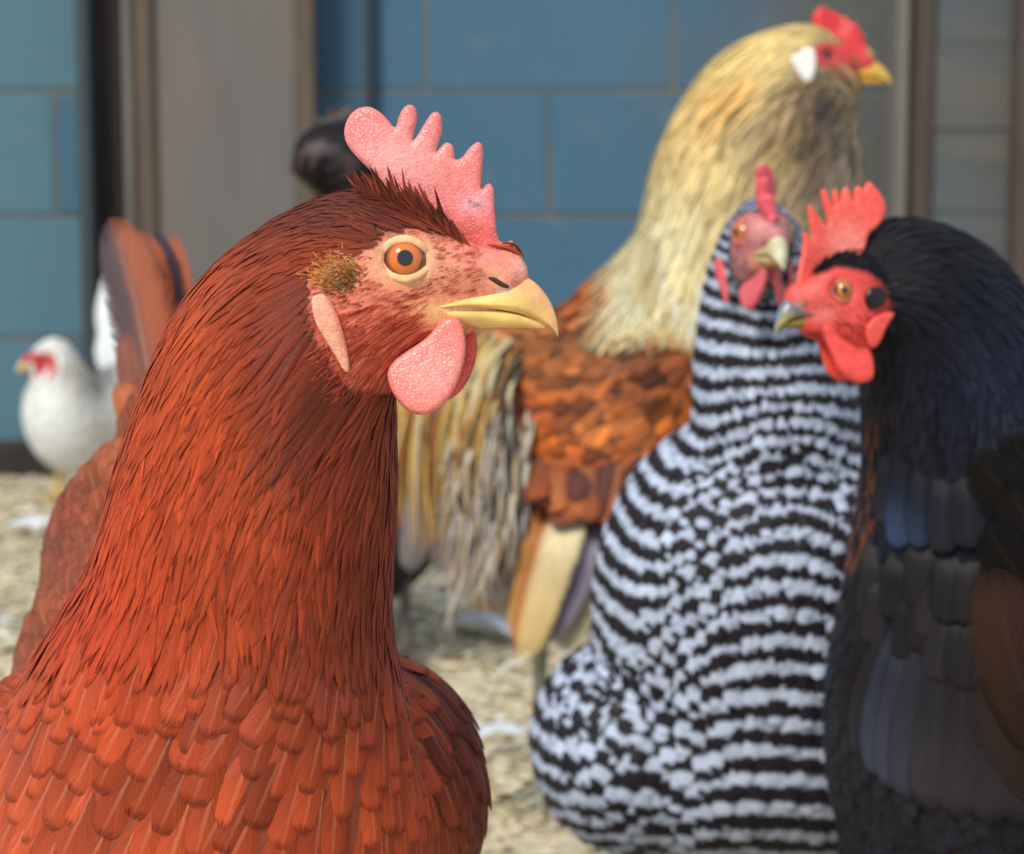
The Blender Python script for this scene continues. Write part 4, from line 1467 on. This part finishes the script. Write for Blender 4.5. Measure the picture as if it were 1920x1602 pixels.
BLK_COMB = [(1484, 572), (1487, 530), (1495, 495), (1501, 466), (1502, 438), (1508, 441), (1521, 449), (1516, 420), (1512, 392), (1516, 386), (1524, 394), (1538, 410), (1554, 424), (1549, 396), (1541, 366), (1543, 354), (1550, 358),
            (1557, 374), (1566, 388), (1563, 366), (1566, 353), (1573, 358), (1579, 377), (1582, 358), (1589, 348), (1597, 358), (1605, 377), (1606, 354), (1613, 346), (1622, 353), (1628, 342), (1634, 337), (1643, 346),
            (1657, 362), (1665, 385), (1661, 404), (1650, 422), (1632, 438), (1622, 470), (1590, 500), (1560, 530), (1530, 560)]
slab(kh, kh.px(BLK_COMB), 13, lambda a, b: 8 * np.sin((a - 640) / 70), None, M_combr, 'comb', black, fine=3.8, smooth=3,
     colfun=lambda a, b, w: lin((246, 92, 82)) + 0 * a[:, None] + (lin((252, 142, 132)) - lin((246, 92, 82))) * np.exp(-((a - 690) / 80) ** 2 - ((b - 330) / 80) ** 2)[:, None])
BLK_WATTLE = [(1534, 611), (1538, 635), (1550, 669), (1563, 697), (1587, 716), (1610, 720), (1629, 711), (1633, 687), (1629, 655), (1616, 632), (1587, 620), (1558, 612)]
kw = kh.px(BLK_WATTLE) + [22, 0]
for s in (1, -1):
    slab(kh, kw if s == kh.near else kw * [.8, .9] + [150, 70], 15 if s == kh.near else 12, lambda a, b, s=s: s * ((52 + 22 * ss(620, 760, b)) if s == kh.near else 16), (240, 82, 76), M_combr, 'wattle', black, fine=4.2)
    slab(kh, kh.px([(1671, 590), (1655, 616), (1644, 640), (1631, 655), (1621, 650), (1614, 629), (1618, 611), (1634, 595), (1655, 587)]) + [36, 0], 9, lambda a, b, s=s: s * (surf_w(kh, blk_fld, np.full_like(a, 660), np.full_like(b, 600), s) + 8), (236, 84, 76), M_combr, 'earlobe', black, fine=3.8)
    eye_parts(kh, black, s, iris=(214, 130, 40), rim=(130, 84, 40), lid=(206, 110, 84), size=1.05, look=(.05, 0), lidr=6)
    e = kh.px([(1614, 562), (1620, 547), (1632, 540), (1646, 541), (1656, 550), (1656, 564), (1648, 576), (1634, 582), (1620, 580)]) + [36, 0]
    slab(kh, e, 13, lambda a, b, s=s: s * (surf_w(kh, blk_fld, np.full_like(a, 655), np.full_like(b, 520), s) + 4), (16, 15, 18), skin_mat('ear_plume', bump=.3, scale=900, rough=.2), 'ear_patch', black, fine=3.6, label='glossy black ear patch')
beak(kh, black, (110, 128, 160), (176, 168, 84), (96, 86, 78), M_horn, (150, 130, 70))
bristles(kh, black, FM_blk, blk_fld, 500, [(120, 30, 28), (180, 60, 52)], (600, 900, 430, 700), L=(2, 3.5))
crown_fringe(kh, black, FM_blk, blk_fld, [(22, 20, 24), (34, 26, 28)], [(690, 362, 34), (760, 370, 36), (830, 405, 36), (860, 430, 38)], n=110, L=(5, 7), da=-.6, db=-.5)
legs(black, [(.17, .88, .14), (.27, .90, .14)], [(.17, .86, .004), (.27, .88, .004)], (70, 66, 66), M_leg)
def ray_d(fld, px, py, d0):
    """distance of the plumage seen in one direction"""
    d = d0
    for _ in range(80):
        v = float(fld.sample(V(px, py, d)[None])[0])
        if v < .0005:
            break
        d += max(v * .7, .0004)
    return d
def laid(name, root, fld, pts, w, c0, c1, mat, d0, seed, normal, lifts=(.004, 0, .002, .006), **kw):
    """a large feather lying on the body: pts (x, y) of its shaft, base first"""
    n = len(pts)
    P = []
    for i, (x, y) in enumerate(pts):
        P.append((x, y, ray_d(fld, x, y, d0) - np.interp(i / (n - 1), np.linspace(0, 1, len(lifts)), lifts)))
    return quill(name, P, w, normal, mat, c0, c1, root, seed=seed, **kw)
kn = (-.35, -1, .15)
def mid(p, q, bow=0):
    return [p, ((2 * p[0] + q[0]) / 3 + bow * .8, (2 * p[1] + q[1]) / 3), ((p[0] + 2 * q[0]) / 3 + bow, (p[1] + 2 * q[1]) / 3), q]
# long wing feathers folded along the flank, then two rows of coverts over their bases
for k, (p, q, w, c, bow) in enumerate([
        ((1900, 1190), (1905, 1545), .017, (50, 46, 50), 6), ((1850, 1190), (1850, 1545), .016, (54, 50, 56), 4), ((1810, 1190), (1795, 1535), .015, (58, 54, 62), 0),
        ((1775, 1190), (1745, 1520), .013, (62, 60, 70), -6), ((1745, 1190), (1700, 1500), .010, (66, 68, 84), -10), ((1715, 1180), (1668, 1480), .008, (72, 76, 98), -14),  # grey-blue tones: sky reflection painted into the feather colour
        ((1690, 1180), (1640, 1455), .007, (70, 76, 98), -18), ((1665, 1180), (1612, 1420), .006, (54, 52, 62), -18), ((1640, 1180), (1590, 1370), .006, (44, 40, 46), -16)]):
    laid('wing_feather', black, blk_fld, mid(p, q, bow), [w * .7, w, w, w * .95, w * .8], np.array(c) * .6, np.array(c) * .85, FM_blk, .70, 20 + k, kn, lifts=(.002, .003 + .0006 * k, .004 + .0006 * k, .006), camber=.3)
for k in range(17):
    x = 1620 + (k % 9) * 34 + rng.uniform(-16, 16)
    y = (1195 if k < 9 else 1120) + rng.uniform(-34, 34) + (k % 9) * 5
    c = np.array([(46, 42, 46), (56, 52, 58), (40, 40, 48)][k % 3]) * .8
    w = rng.uniform(.0075, .0105)
    laid('wing_covert', black, blk_fld, mid((x + 12, y - 110), (x - 8, y + rng.uniform(30, 60))), [w * .6, w, w, w * .85], c * .7, c, FM_blk, .70, 60 + k, kn, lifts=(-.002, .003, .005, .005), camber=.2)
for k, (x, y, x2, y2, w) in enumerate([(1700, 850, 1683, 1030, .0072), (1735, 870, 1722, 1030, .0066), (1668, 850, 1655, 985, .005), (1775, 880, 1768, 1040, .008), (1820, 870, 1815, 1030, .009)]):
    laid('hackle_feather', black, blk_fld, mid((x, y), (x2, y2), -3), [w * .5, w, w, w * .7], (22, 24, 34), [(52, 66, 96), (40, 50, 74), (40, 38, 44), (32, 34, 42), (28, 30, 36)][k], FM_blk, .70, 50 + k, kn, lifts=(-.001, .003, .005, .006))

# ================================================================== blond hen with orange-brown wing (behind)
gh = Head(V(1545, 105, 1.265), 3, -4, 0, 1.12, 1.0)
gh.face = np.array([(690, 455), (740, 425), (840, 430), (900, 440), (1060, 560), (1060, 660), (930, 640), (880, 615), (800, 575), (730, 545), (700, 520)], float)
bld_face = ((206, 58, 62), [(760, 487, 60, 50, (190, 60, 60), .8), (930, 540, 40, 30, (214, 60, 60), .7)])
bld_blobs = chain([(1520, 115, 1.282, 52, 40), (1475, 155, 1.285, 82, 66), (1440, 235, 1.29, 138, 110), (1418, 370, 1.295, 185, 150), (1390, 510, 1.30, 184, 180), (1330, 620, 1.31, 205, 210), (1230, 720, 1.315, 205, 220),
                   (1130, 790, 1.32, 200, 220), (1010, 780, 1.32, 165, 190), (910, 735, 1.32, 108, 130), (850, 710, 1.32, 70, 80)], 5, .012)
bld_blobs += [blob(1150, 860, 1.30, 180, 210, 160), blob(930, 950, 1.32, 110, 160, 190, .015), blob(1180, 1000, 1.33, 200, 190, 140), blob(1560, 190, 1.285, 52, 60, 62, .008)]
bld_flow = Flow([([(1640, 140, 1.26), (1540, 60, 1.27), (1440, 90, 1.27), (1340, 200, 1.27), (1280, 380, 1.27), (1230, 560, 1.27), (1190, 700, 1.27)], 0.0),
                 ([(1560, 200, 1.26), (1500, 300, 1.26), (1440, 420, 1.26), (1380, 600, 1.25), (1330, 750, 1.25)], .02),
                 ([(1330, 600, 1.25), (1180, 680, 1.24), (1050, 760, 1.23), (930, 740, 1.24), (840, 760, 1.28), (780, 900, 1.3)], .2),
                 ([(1330, 720, 1.25), (1200, 860, 1.24), (1080, 900, 1.24), (980, 960, 1.25)], .2)])
def bld_style(P, px, py, S):
    N = len(P)
    neck = ss(1110, 1190, px + (py - 560) * .25) * ss(640, 560, py) + ss(1150, 1230, px) * ss(600, 470, py)
    neck = np.clip(neck, 0, 1)
    head = ss(190, 110, py) * ss(1400, 1460, px)
    beard = np.exp(-((px - 1560) / 50) ** 2 - ((py - 200) / 60) ** 2)
    sad = np.maximum(ss(1000, 900, px) * ss(560, 620, py), ss(1030, 985, px) * ss(730, 800, py))
    wing = (1 - neck) * (1 - sad)
    cn = spots(px, py, (232, 208, 146), [(1420, 70, 120, 60, (244, 214, 140), .9), (1400, 160, 50, 40, (232, 166, 78), .85), (1440, 220, 50, 30, (142, 124, 110), .6), (1310, 220, 70, 90, (238, 204, 134), .7), (1260, 400, 80, 120, (226, 220, 182), .8),
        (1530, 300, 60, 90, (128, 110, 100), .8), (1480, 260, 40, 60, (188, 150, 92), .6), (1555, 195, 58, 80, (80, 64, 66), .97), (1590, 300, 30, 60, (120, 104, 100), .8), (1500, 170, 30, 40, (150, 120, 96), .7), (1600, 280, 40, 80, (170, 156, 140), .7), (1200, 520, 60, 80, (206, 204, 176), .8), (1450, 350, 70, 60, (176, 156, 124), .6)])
    cw = spots(px, py, (178, 92, 38), [(1180, 610, 180, 60, (96, 54, 32), .9), (1230, 700, 90, 50, (84, 48, 34), .75), (1080, 680, 90, 40, (146, 92, 48), .7), (1060, 780, 60, 70, (196, 98, 36), .8), (1190, 790, 90, 60, (184, 110, 52), .8),
        (1060, 920, 60, 70, (110, 54, 40), .9), (1130, 930, 90, 60, (118, 60, 42), .85), (1240, 840, 60, 60, (130, 66, 40), .7), (1040, 610, 70, 40, (160, 104, 62), .7)])
    cs = spots(px, py, (204, 154, 80), [(930, 625, 110, 34, (156, 96, 46), .9), (985, 690, 60, 50, (190, 116, 54), .8), (830, 780, 80, 90, (196, 160, 96), .7), (960, 760, 50, 90, (168, 158, 152), .8), (880, 1000, 110, 130, (160, 152, 150), .9), (960, 880, 50, 80, (172, 160, 150), .8)])
    rr = rng.random(N)[:, None]
    cw = np.where(rr < .22, cw * [1.55, 1.45, 1.2], np.where(rr > .75, cw * [.45, .40, .45], cw))
    cn = np.where((rr < .3) & (ss(1330, 1450, px) * ss(120, 200, py) > rng.random(N))[:, None], cn * [.52, .48, .50], cn)
    c = cw * wing[:, None] + cn * (neck * (1 - sad))[:, None] + cs * sad[:, None]
    L = .036 * neck + .022 * wing + .030 * sad
    L = L * (1 - .65 * np.clip(head + beard, 0, 1)) + 1e-4
    W = (.0042 * neck + .0125 * wing + .006 * sad) * (1 - .35 * np.clip(head + beard, 0, 1)) + 1e-4
    sp = (.0036 * neck + .0072 * wing + .0042 * sad) * (1 - .3 * head) + 1e-4
    kind = .95 * neck + .15 * wing + .8 * sad
    reg = np.where(neck > .5, 0, np.where(sad > .5, 2, 1))
    return sty(N, c0=c * .85, c1=c, L=L, W=W, sp=sp, kind=kind, lift=.05 + .05 * wing + .12 * beard, cling=.75 - .15 * neck, droop=4.0 * neck, jit=.14 + .12 * wing + .4 * beard, var=.22, reg=reg)
FM_bld = feather_mat('blond_feathers', rachis=.1, barb=.3, edge=.25, fringe=.8, sheen=.02, spec=.2)
blond, bld_fld, _ = make_hen('blond_hen', 'tall hen with pale blond neck and orange-brown wing standing behind the barred hen', 'hen',
    (.05, 1.32, 0), bld_blobs, gh, bld_flow, bld_style, FM_bld, bld_face, h=.0030, nsep=260, face_grow=0, body_dark=.6, regions={0: 'hackle_feathers', 1: 'wing_coverts', 2: 'saddle_feathers'})
BLD_COMB = [(1530, 52), (1528, 36), (1533, 22), (1546, 13), (1556, 14), (1562, 22), (1572, 20), (1580, 30), (1592, 32), (1598, 42), (1610, 46), (1613, 58), (1622, 66), (1622, 82), (1630, 92), (1634, 110), (1642, 124), (1630, 140), (1606, 130), (1590, 100), (1560, 72)]
slab(gh, gh.px(BLD_COMB), 22, lambda a, b: 10 * np.sin(a / 28) * ss(420, 340, b), (216, 48, 58), M_combr, 'comb', blond, fine=5)
for s in (1, -1):
    eye_parts(gh, blond, s, iris=(120, 60, 36), rim=(80, 40, 30), lid=(180, 60, 56), size=.95)
    slab(gh, [(640, 478), (690, 462), (706, 500), (700, 560), (680, 606), (650, 604), (622, 560), (600, 505)], 14, lambda a, b, s=s: s * (surf_w(gh, bld_fld, np.full_like(a, 650), np.full_like(b, 530), s) + 14), (238, 238, 234), M_skin_plain, 'ear_tuft', blond, fine=5, label='white ear tuft')
beak(gh, blond, (214, 160, 70), (206, 180, 90), (222, 168, 70), M_horn)
bn = (-.3, -1, 0)
# long folded flight feathers below the wing
for k, (p, w, c0, c1, e) in enumerate([
        ([(1085, 880, 1.275), (1050, 1000, 1.222), (1015, 1110, 1.222), (978, 1236, 1.228)], .0165, (226, 214, 176), (216, 186, 128), ((176, 100, 48), -.35, -.85)),
        ([(1050, 880, 1.28), (1010, 990, 1.232), (985, 1090, 1.232), (962, 1200, 1.238)], .010, (170, 104, 52), (196, 146, 88), None),
        ([(1140, 900, 1.28), (1105, 1020, 1.228), (1068, 1110, 1.228), (1022, 1205, 1.233)], .0125, (136, 130, 150), (134, 128, 150), None),
        ([(1165, 960, 1.245), (1130, 1040, 1.238), (1095, 1130, 1.238), (1050, 1222, 1.242)], .012, (206, 196, 164), (196, 186, 156), None),
        ([(1190, 960, 1.25), (1170, 1040, 1.245), (1140, 1120, 1.245), (1110, 1200, 1.248)], .012, (150, 110, 70), (150, 120, 80), None),
        ([(1010, 930, 1.25), (985, 1000, 1.245), (955, 1070, 1.245), (925, 1140, 1.25)], .012, (150, 144, 156), (140, 136, 150), None)]):
    quill('flight_feather', p, [w * .7, w, w * 1.02, w * .92, w * .72], bn, FM_bld, c0, c1, blond, seed=80 + k, camber=.12, edge=e)
for k in range(16):
    x0, y0 = 1015 + 13 * k + rng.uniform(-5, 5), 850 + rng.uniform(-12, 20)
    x1, y1 = x0 - 22 + rng.uniform(-6, 6), 955 + rng.uniform(-20, 36)
    d = ray_d(bld_fld, x0, y0, 1.05)
    c = [(124, 60, 40), (150, 78, 44), (96, 48, 40), (176, 100, 52)][k % 4]
    quill('wing_covert', [(x0, y0, d + .004), ((x0 + x1) / 2, (y0 + y1) / 2, d - .006), (x1, y1, min(d, 1.225) - .010)], [.006, .009, .009, .007], (-.25, -1, .1), FM_bld, np.array(c) * .8, c, blond, rows=10, cols=5, seed=1000 + k)
# saddle hackles hanging over the tail
for k in range(240):
    x0 = rng.uniform(790, 975)
    y0 = rng.uniform(622, 700) + max(0, x0 - 900) * .3
    dx = rng.uniform(-60, -8) - (1000 - x0) * .10
    ln = rng.uniform(150, 380) * (1 if x0 < 910 else .72)
    d = 1.232 + abs(x0 - 930) * .00024 + rng.uniform(-.012, .008)
    w = rng.uniform(.0012, .0027)
    low = ln / 360
    c = [(222, 180, 104), (206, 150, 76), (228, 202, 142), (184, 118, 56), (160, 146, 132), (226, 212, 176), (214, 166, 90), (140, 104, 70)][rng.integers(8)]
    sw = rng.uniform(-16, 16)
    quill('saddle_hackle', [(x0 + 14, y0 - 8, d + .03), (x0 + dx * .5, y0 + ln * .22, d - .006), (x0 + dx * .9 + sw, y0 + ln * .58, d), (x0 + dx + sw * 1.5 + rng.uniform(-10, 25), y0 + ln, d + .02)], [w * .7, w, w * .9, w * .55, w * .12],
          (-.2 + rng.uniform(-.3, .3), -1, .2), FM_bld, np.array(c) * .85, c, blond, rows=10, cols=5, seed=100 + k)
# loose downy plumes under the tail
for k in range(290):
    x0, y0 = rng.uniform(850, 1005), rng.uniform(740, 1040)
    ln = rng.uniform(70, 170)
    w = rng.uniform(.0009, .0021)
    d = 1.222 + abs(x0 - 930) * .0003 + rng.uniform(-.012, .02)
    c = [(186, 176, 168), (196, 182, 160), (172, 162, 160), (206, 196, 182), (182, 160, 132), (166, 148, 130)][rng.integers(6)]
    sw = rng.uniform(-30, 30)
    quill('down_plume', [(x0, y0 - 20, d + .03), (x0 - 6, y0 + ln * .4, d), (x0 - 14 + sw, y0 + ln, d + .012)], [w * .6, w, w, w * .3], (rng.uniform(-.5, .3), -1, rng.uniform(-.2, .4)), FM_bld, np.array(c) * .9, c, blond, rows=9, cols=5, seed=700 + k, wob=.15)
# hackle tips hanging over the shoulder
for k in range(80):
    t = rng.random()
    x0, y0 = 1222 + 95 * t + rng.uniform(-10, 14), 470 + rng.uniform(-30, 50) + 40 * t
    x1, y1 = x0 - 34 + 26 * t + rng.uniform(-8, 8), y0 + rng.uniform(90, 150)
    d = ray_d(bld_fld, x0, y0, 1.05)
    w = rng.uniform(.0018, .003)
    c = [(214, 208, 176), (204, 190, 146), (222, 216, 190), (190, 168, 120)][rng.integers(4)]
    quill('hackle', [(x0, y0, d + .004), ((x0 + x1) / 2 - 4, (y0 + y1) / 2, d - .004), (x1, y1, min(ray_d(bld_fld, x1, y1, 1.05) - .003, d + .05))], [w * .7, w, w * .8, w * .15], (-.3, -1, .2), FM_bld, np.array(c) * .85, c, blond, rows=9, cols=5, seed=900 + k)
for k in range(9):
    x0 = 790 + k * 16
    quill('tail_feather', [(860 + k * 6, 720, 1.31), (820 + k * 9, 800, 1.315), (x0, 930, 1.32), (x0 - 24 + k * 4, 1075 - 6 * (k % 3) * 5, 1.325)], [.006, .010, .012, .012, .010], (-.1, -1, 0), FM_bld,
          [(110, 104, 106), (128, 118, 112), (96, 90, 96)][k % 3], [(120, 114, 116), (150, 134, 110), (104, 98, 104)][k % 3], blond, seed=300 + k)
legs(blond, [(.02, 1.33, .16), (.09, 1.35, .16)], [(.02, 1.31, .004), (.09, 1.33, .004)], (150, 150, 130), M_leg)

# ================================================================== white hen far left
wh = Head(V(86, 672, 2.72), 140, 0, 0, 1.15, .8)
wht_face = ((186, 40, 46), [(757, 487, 60, 60, (170, 30, 40), .6)])
wht_blobs = chain([(100, 664, 2.74, 24, 20), (108, 690, 2.745, 30, 27), (114, 725, 2.75, 44, 42), (124, 775, 2.75, 68, 64), (150, 805, 2.77, 78, 74), (195, 795, 2.80, 80, 74), (240, 755, 2.83, 62, 60), (265, 700, 2.85, 34, 34)], 5, .015)
wht_flow = Flow([([(70, 690, 2.7), (92, 640, 2.72), (112, 670, 2.73), (112, 730, 2.71), (125, 800, 2.70), (170, 850, 2.72), (240, 830, 2.76)], 0.0),
                 ([(125, 700, 2.74), (180, 740, 2.76), (230, 740, 2.8), (270, 690, 2.85)], .1)])
def wht_style(P, px, py, S):
    N = len(P)
    c = spots(px, py, (226, 228, 226), [(165, 705, 38, 42, (112, 106, 108), .95), (190, 690, 30, 40, (80, 76, 80), .7), (190, 800, 55, 60, (176, 170, 160), .85), (130, 680, 18, 40, (176, 166, 150), .7), (60, 790, 50, 80, (236, 240, 240), .8)])  # beige right, whiter left: part plumage, part light from the left painted in
    return sty(N, c0=c * .9, c1=c, L=.022, W=.011, sp=.0085, kind=.2, lift=.05, cling=.9, jit=.12, var=.06)
FM_wht = feather_mat('white_feathers', rachis=.0, barb=.12, edge=.12, fringe=.5, sheen=.05)
white, wht_fld, _ = make_hen('white_hen', 'small white hen with bare red face standing by the blue wall at far left', 'hen',
    (-.66, 2.78, 0), wht_blobs, wh, wht_flow, wht_style, FM_wht, wht_face, h=.0042, nsep=60, body_dark=.8, regions={0: 'white_plumage'})
for s in (1, -1):
    eye_parts(wh, white, s, iris=(120, 60, 40), lid=(150, 40, 44))
    slab(wh, np.array(RED_WATTLE) * [1.1, .62] + [-110, 225], 16, lambda a, b, s=s: s * 60, (196, 48, 54), M_combr, 'wattle', white, fine=7)
    slab(wh, [(610, 520), (690, 480), (800, 500), (850, 600), (800, 720), (680, 730), (610, 650)], 16, lambda a, b, s=s: s * 90, (186, 44, 50), M_combr, 'cheek', white, fine=7)
beak(wh, white, (206, 180, 130), (216, 190, 140), (206, 170, 110), M_horn)
for k in range(6):
    quill('tail_feather', [(262, 720, 2.84), (240 - k * 8, 670, 2.85), (214 - k * 8 + 2 * k * k, 620 - 8 * k, 2.86), (186 + 9 * k, 592 - 30 * k, 2.87)], [.014, .022, .026, .026, .020], (-.2, -1, .1), FM_wht, (214, 222, 226), (226, 232, 236), white, seed=400 + k)
legs(white, [(-.67, 2.78, .07), (-.61, 2.80, .07)], [(-.67, 2.76, .004), (-.61, 2.78, .004)], (206, 170, 90), M_leg)

# ================================================================== dark hen behind the red one
dh = Head(V(628, 281, 1.60), 180, 0, 0, 1.0, 1.0)
drk_blobs = chain([(598, 303, 1.605, 44, 36), (640, 298, 1.612, 58, 44), (676, 330, 1.62, 60, 50), (690, 400, 1.63, 78, 70), (680, 520, 1.65, 110, 105), (660, 680, 1.69, 150, 150), (650, 860, 1.75, 185, 190), (655, 960, 1.84, 175, 180), (660, 930, 1.95, 110, 120)], 5, .012)
drk_flow = Flow([([(540, 320, 1.6), (600, 250, 1.6), (660, 240, 1.6), (720, 340, 1.61), (720, 480, 1.6), (690, 700, 1.6), (660, 1000, 1.65)], 0.0), ([(655, 800, 1.7), (655, 860, 1.9), (660, 850, 2.05)], .2)])
def drk_style(P, px, py, S):
    N = len(P)
    c = spots(px, py, (30, 26, 33), [(600, 300, 50, 40, (25, 21, 28), .7)])
    return sty(N, c0=c * .9, c1=c, L=.018, W=.0065, sp=.0048, kind=.5, lift=.05, cling=.85, jit=.12, var=.12)
dark, drk_fld, _ = make_hen('dark_hen', 'near-black hen with dull brown comb, partly hidden behind the head of the red hen', 'hen',
    (-.15, 1.72, 0), drk_blobs, dh, drk_flow, drk_style, FM_blk, ((60, 40, 40), []), h=.0034, nsep=60, face_grow=-30, body_dark=.6, regions={0: 'dark_plumage'})
slab(dh, np.array(RED_COMB) * [.95, .85] + [20, 44], 20, lambda a, b: 0 * a, (62, 47, 42), M_combr, 'comb', dark, fine=6)
for s in (1, -1):
    eye_parts(dh, dark, s, iris=(90, 50, 30), lid=(60, 44, 42))
    slab(dh, np.array(RED_WATTLE) * [.8, .8] + [150, 120], 13, lambda a, b, s=s: s * 48, (84, 44, 42), M_combr, 'wattle', dark, fine=6)
beak(dh, dark, (80, 58, 50), (96, 70, 60), (90, 64, 54), M_horn)
for k in range(6):
    quill('tail_feather', [(660, 900, 2.0), (650 + 4 * k, 820, 2.06), (640 + 8 * k, 760, 2.10), (636 + 12 * k, 700, 2.13)], [.010, .018, .022, .020], (0, -1, .2), FM_blk, (34, 30, 36), (38, 34, 40), dark, seed=500 + k)
legs(dark, [(-.19, 1.76, .14), (-.10, 1.76, .14)], [(-.19, 1.74, .004), (-.10, 1.74, .004)], (90, 84, 80), M_leg)

# ================================================================== dark brown hen cut off by the right edge
nb_blobs = chain([(2100, 1250, .64, 120, 140), (2220, 1330, .62, 240, 260), (2400, 1380, .60, 360, 360), (2600, 1300, .58, 360, 340), (2780, 1100, .57, 240, 240), (2860, 850, .56, 170, 150), (2900, 650, .56, 130, 110), (2920, 540, .56, 110, 90)], 5, .012)
nb_flow = Flow([([(2990, 520, .56), (2900, 560, .56), (2850, 800, .55), (2700, 1200, .53), (2400, 1300, .55), (2150, 1250, .60), (1950, 1150, .63)], 0.0)])
def nb_style(P, px, py, S):
    N = len(P)
    c = np.tile(lin((66, 44, 34)), (N, 1))
    return sty(N, c0=c * .8, c1=c, L=.026, W=.012, sp=.009, kind=.2, lift=.06, cling=.85, jit=.12, var=.18)
FM_brn = feather_mat('brown_feathers', rachis=.3, rcol=(.10, .065, .05), barb=.25, edge=.35, fringe=.8, sheen=0, rough=.6, spec=.1)
nh = Head(V(2960, 520, .545), 0, 0, 0, 1.0, 1.0)
brown, nb_fld, _ = make_hen('brown_hen', 'dark brown hen at the right edge, only drooping tail and wing feathers in the picture', 'hen',
    (.29, .62, 0), nb_blobs, nh, nb_flow, nb_style, FM_brn, ((190, 70, 60), []), h=.0034, nsep=20, body_dark=.6, regions={0: 'brown_plumage'})
slab(nh, RED_COMB, 14, lambda a, b: 0 * a, (206, 70, 66), M_combr, 'comb', brown, fine=6)
for s in (1, -1):
    eye_parts(nh, brown, s)
    slab(nh, RED_WATTLE, 13, lambda a, b, s=s: s * 48, (206, 70, 66), M_combr, 'wattle', brown, fine=6)
beak(nh, brown, (200, 160, 90), (210, 180, 110), (214, 180, 96), M_horn)
wn = (-.25, -1, .1)  # tail feathers below darkened in colour for the shadow they stand in
quill('tail_feather', [(2060, 1500, .64), (1960, 1370, .632), (1898, 1230, .63), (1862, 1065, .632)], [.006, .011, .0135, .0135, .009], wn, FM_brn, (48, 32, 26), (52, 34, 27), brown, seed=601, label='broad brown feather with a curved shaft')
quill('tail_feather', [(2080, 1560, .642), (1990, 1480, .638), (1920, 1390, .636), (1868, 1250, .637)], [.006, .011, .014, .015, .010], wn, FM_brn, (46, 36, 34), (44, 35, 33), brown, seed=602, label='brown feather with pale frayed edge')
quill('tail_feather', [(2060, 1300, .645), (1980, 1180, .64), (1910, 1080, .64), (1848, 985, .642)], [.006, .011, .013, .012, .008], wn, FM_brn, (17, 13, 12), (15, 12, 11), brown, seed=603)
quill('tail_feather', [(2050, 1150, .648), (1980, 1050, .645), (1910, 950, .645), (1822, 848, .648)], [.006, .011, .013, .012, .008], wn, FM_brn, (17, 13, 12), (15, 12, 11), brown, seed=604)
quill('tail_feather', [(2060, 1100, .65), (2010, 1000, .65), (1950, 900, .65), (1890, 815, .652)], [.006, .011, .014, .014, .010], wn, FM_brn, (17, 13, 12), (15, 12, 11), brown, seed=605)
quill('tail_feather', [(2060, 1200, .643), (1990, 1100, .642), (1940, 1010, .642), (1890, 900, .645)], [.006, .011, .013, .012, .008], wn, FM_brn, (17, 13, 12), (15, 12, 11), brown, seed=606)
legs(brown, [(.25, .62, .12), (.33, .62, .12)], [(.25, .60, .004), (.33, .60, .004)], (170, 140, 70), M_leg)

# ================================================================== loose white feathers on the litter
def floor_feather(px, py, ang, L, label):
    d = CAMH * FPX / (py - 416)
    c = on_plane(px, py, d * CP)
    c = np.array([c[0], c[1], .016])
    n = 70
    dirv = np.array([math.cos(ang), math.sin(ang), 0])
    s = np.array([-dirv[1], dirv[0], 0])
    P, Ln = [], []
    pts = []
    for k in range(14):
        t = k / 13
        pts.append(c + dirv * (t - .5) * L + s * .01 * math.sin(3 * t) + np.array([0, 0, .006 * math.sin(t * 3.1) + .001]))
    pts = from_world(np.array(pts))
    q = proj(pts)
    o = quill('white_feather', [(q[0][k], q[1][k], pts[k][1]) for k in range(14)], [L * .06, L * .16, L * .22, L * .2, L * .1], from_world(np.array([0, 0, CAMH + 1.0])) , FM_wht, (216, 222, 232), (224, 230, 238), None, camber=.3, wob=.2, rows=20, seed=int(px))
    tag(o, label, 'feather', None)
floor_feather(930, 1210, -.9, .12, 'white downy feather lying on the litter by the cream flight feathers of the blond hen')
floor_feather(945, 1435, .3, .045, 'small white feather on the litter right of the red hen')
floor_feather(900, 1160, .6, .06, 'small white down feather on the litter under the grey fluff of the blond hen')
floor_feather(60, 1010, .5, .07, 'pale feather on the litter left of the red hen, below the white hen')
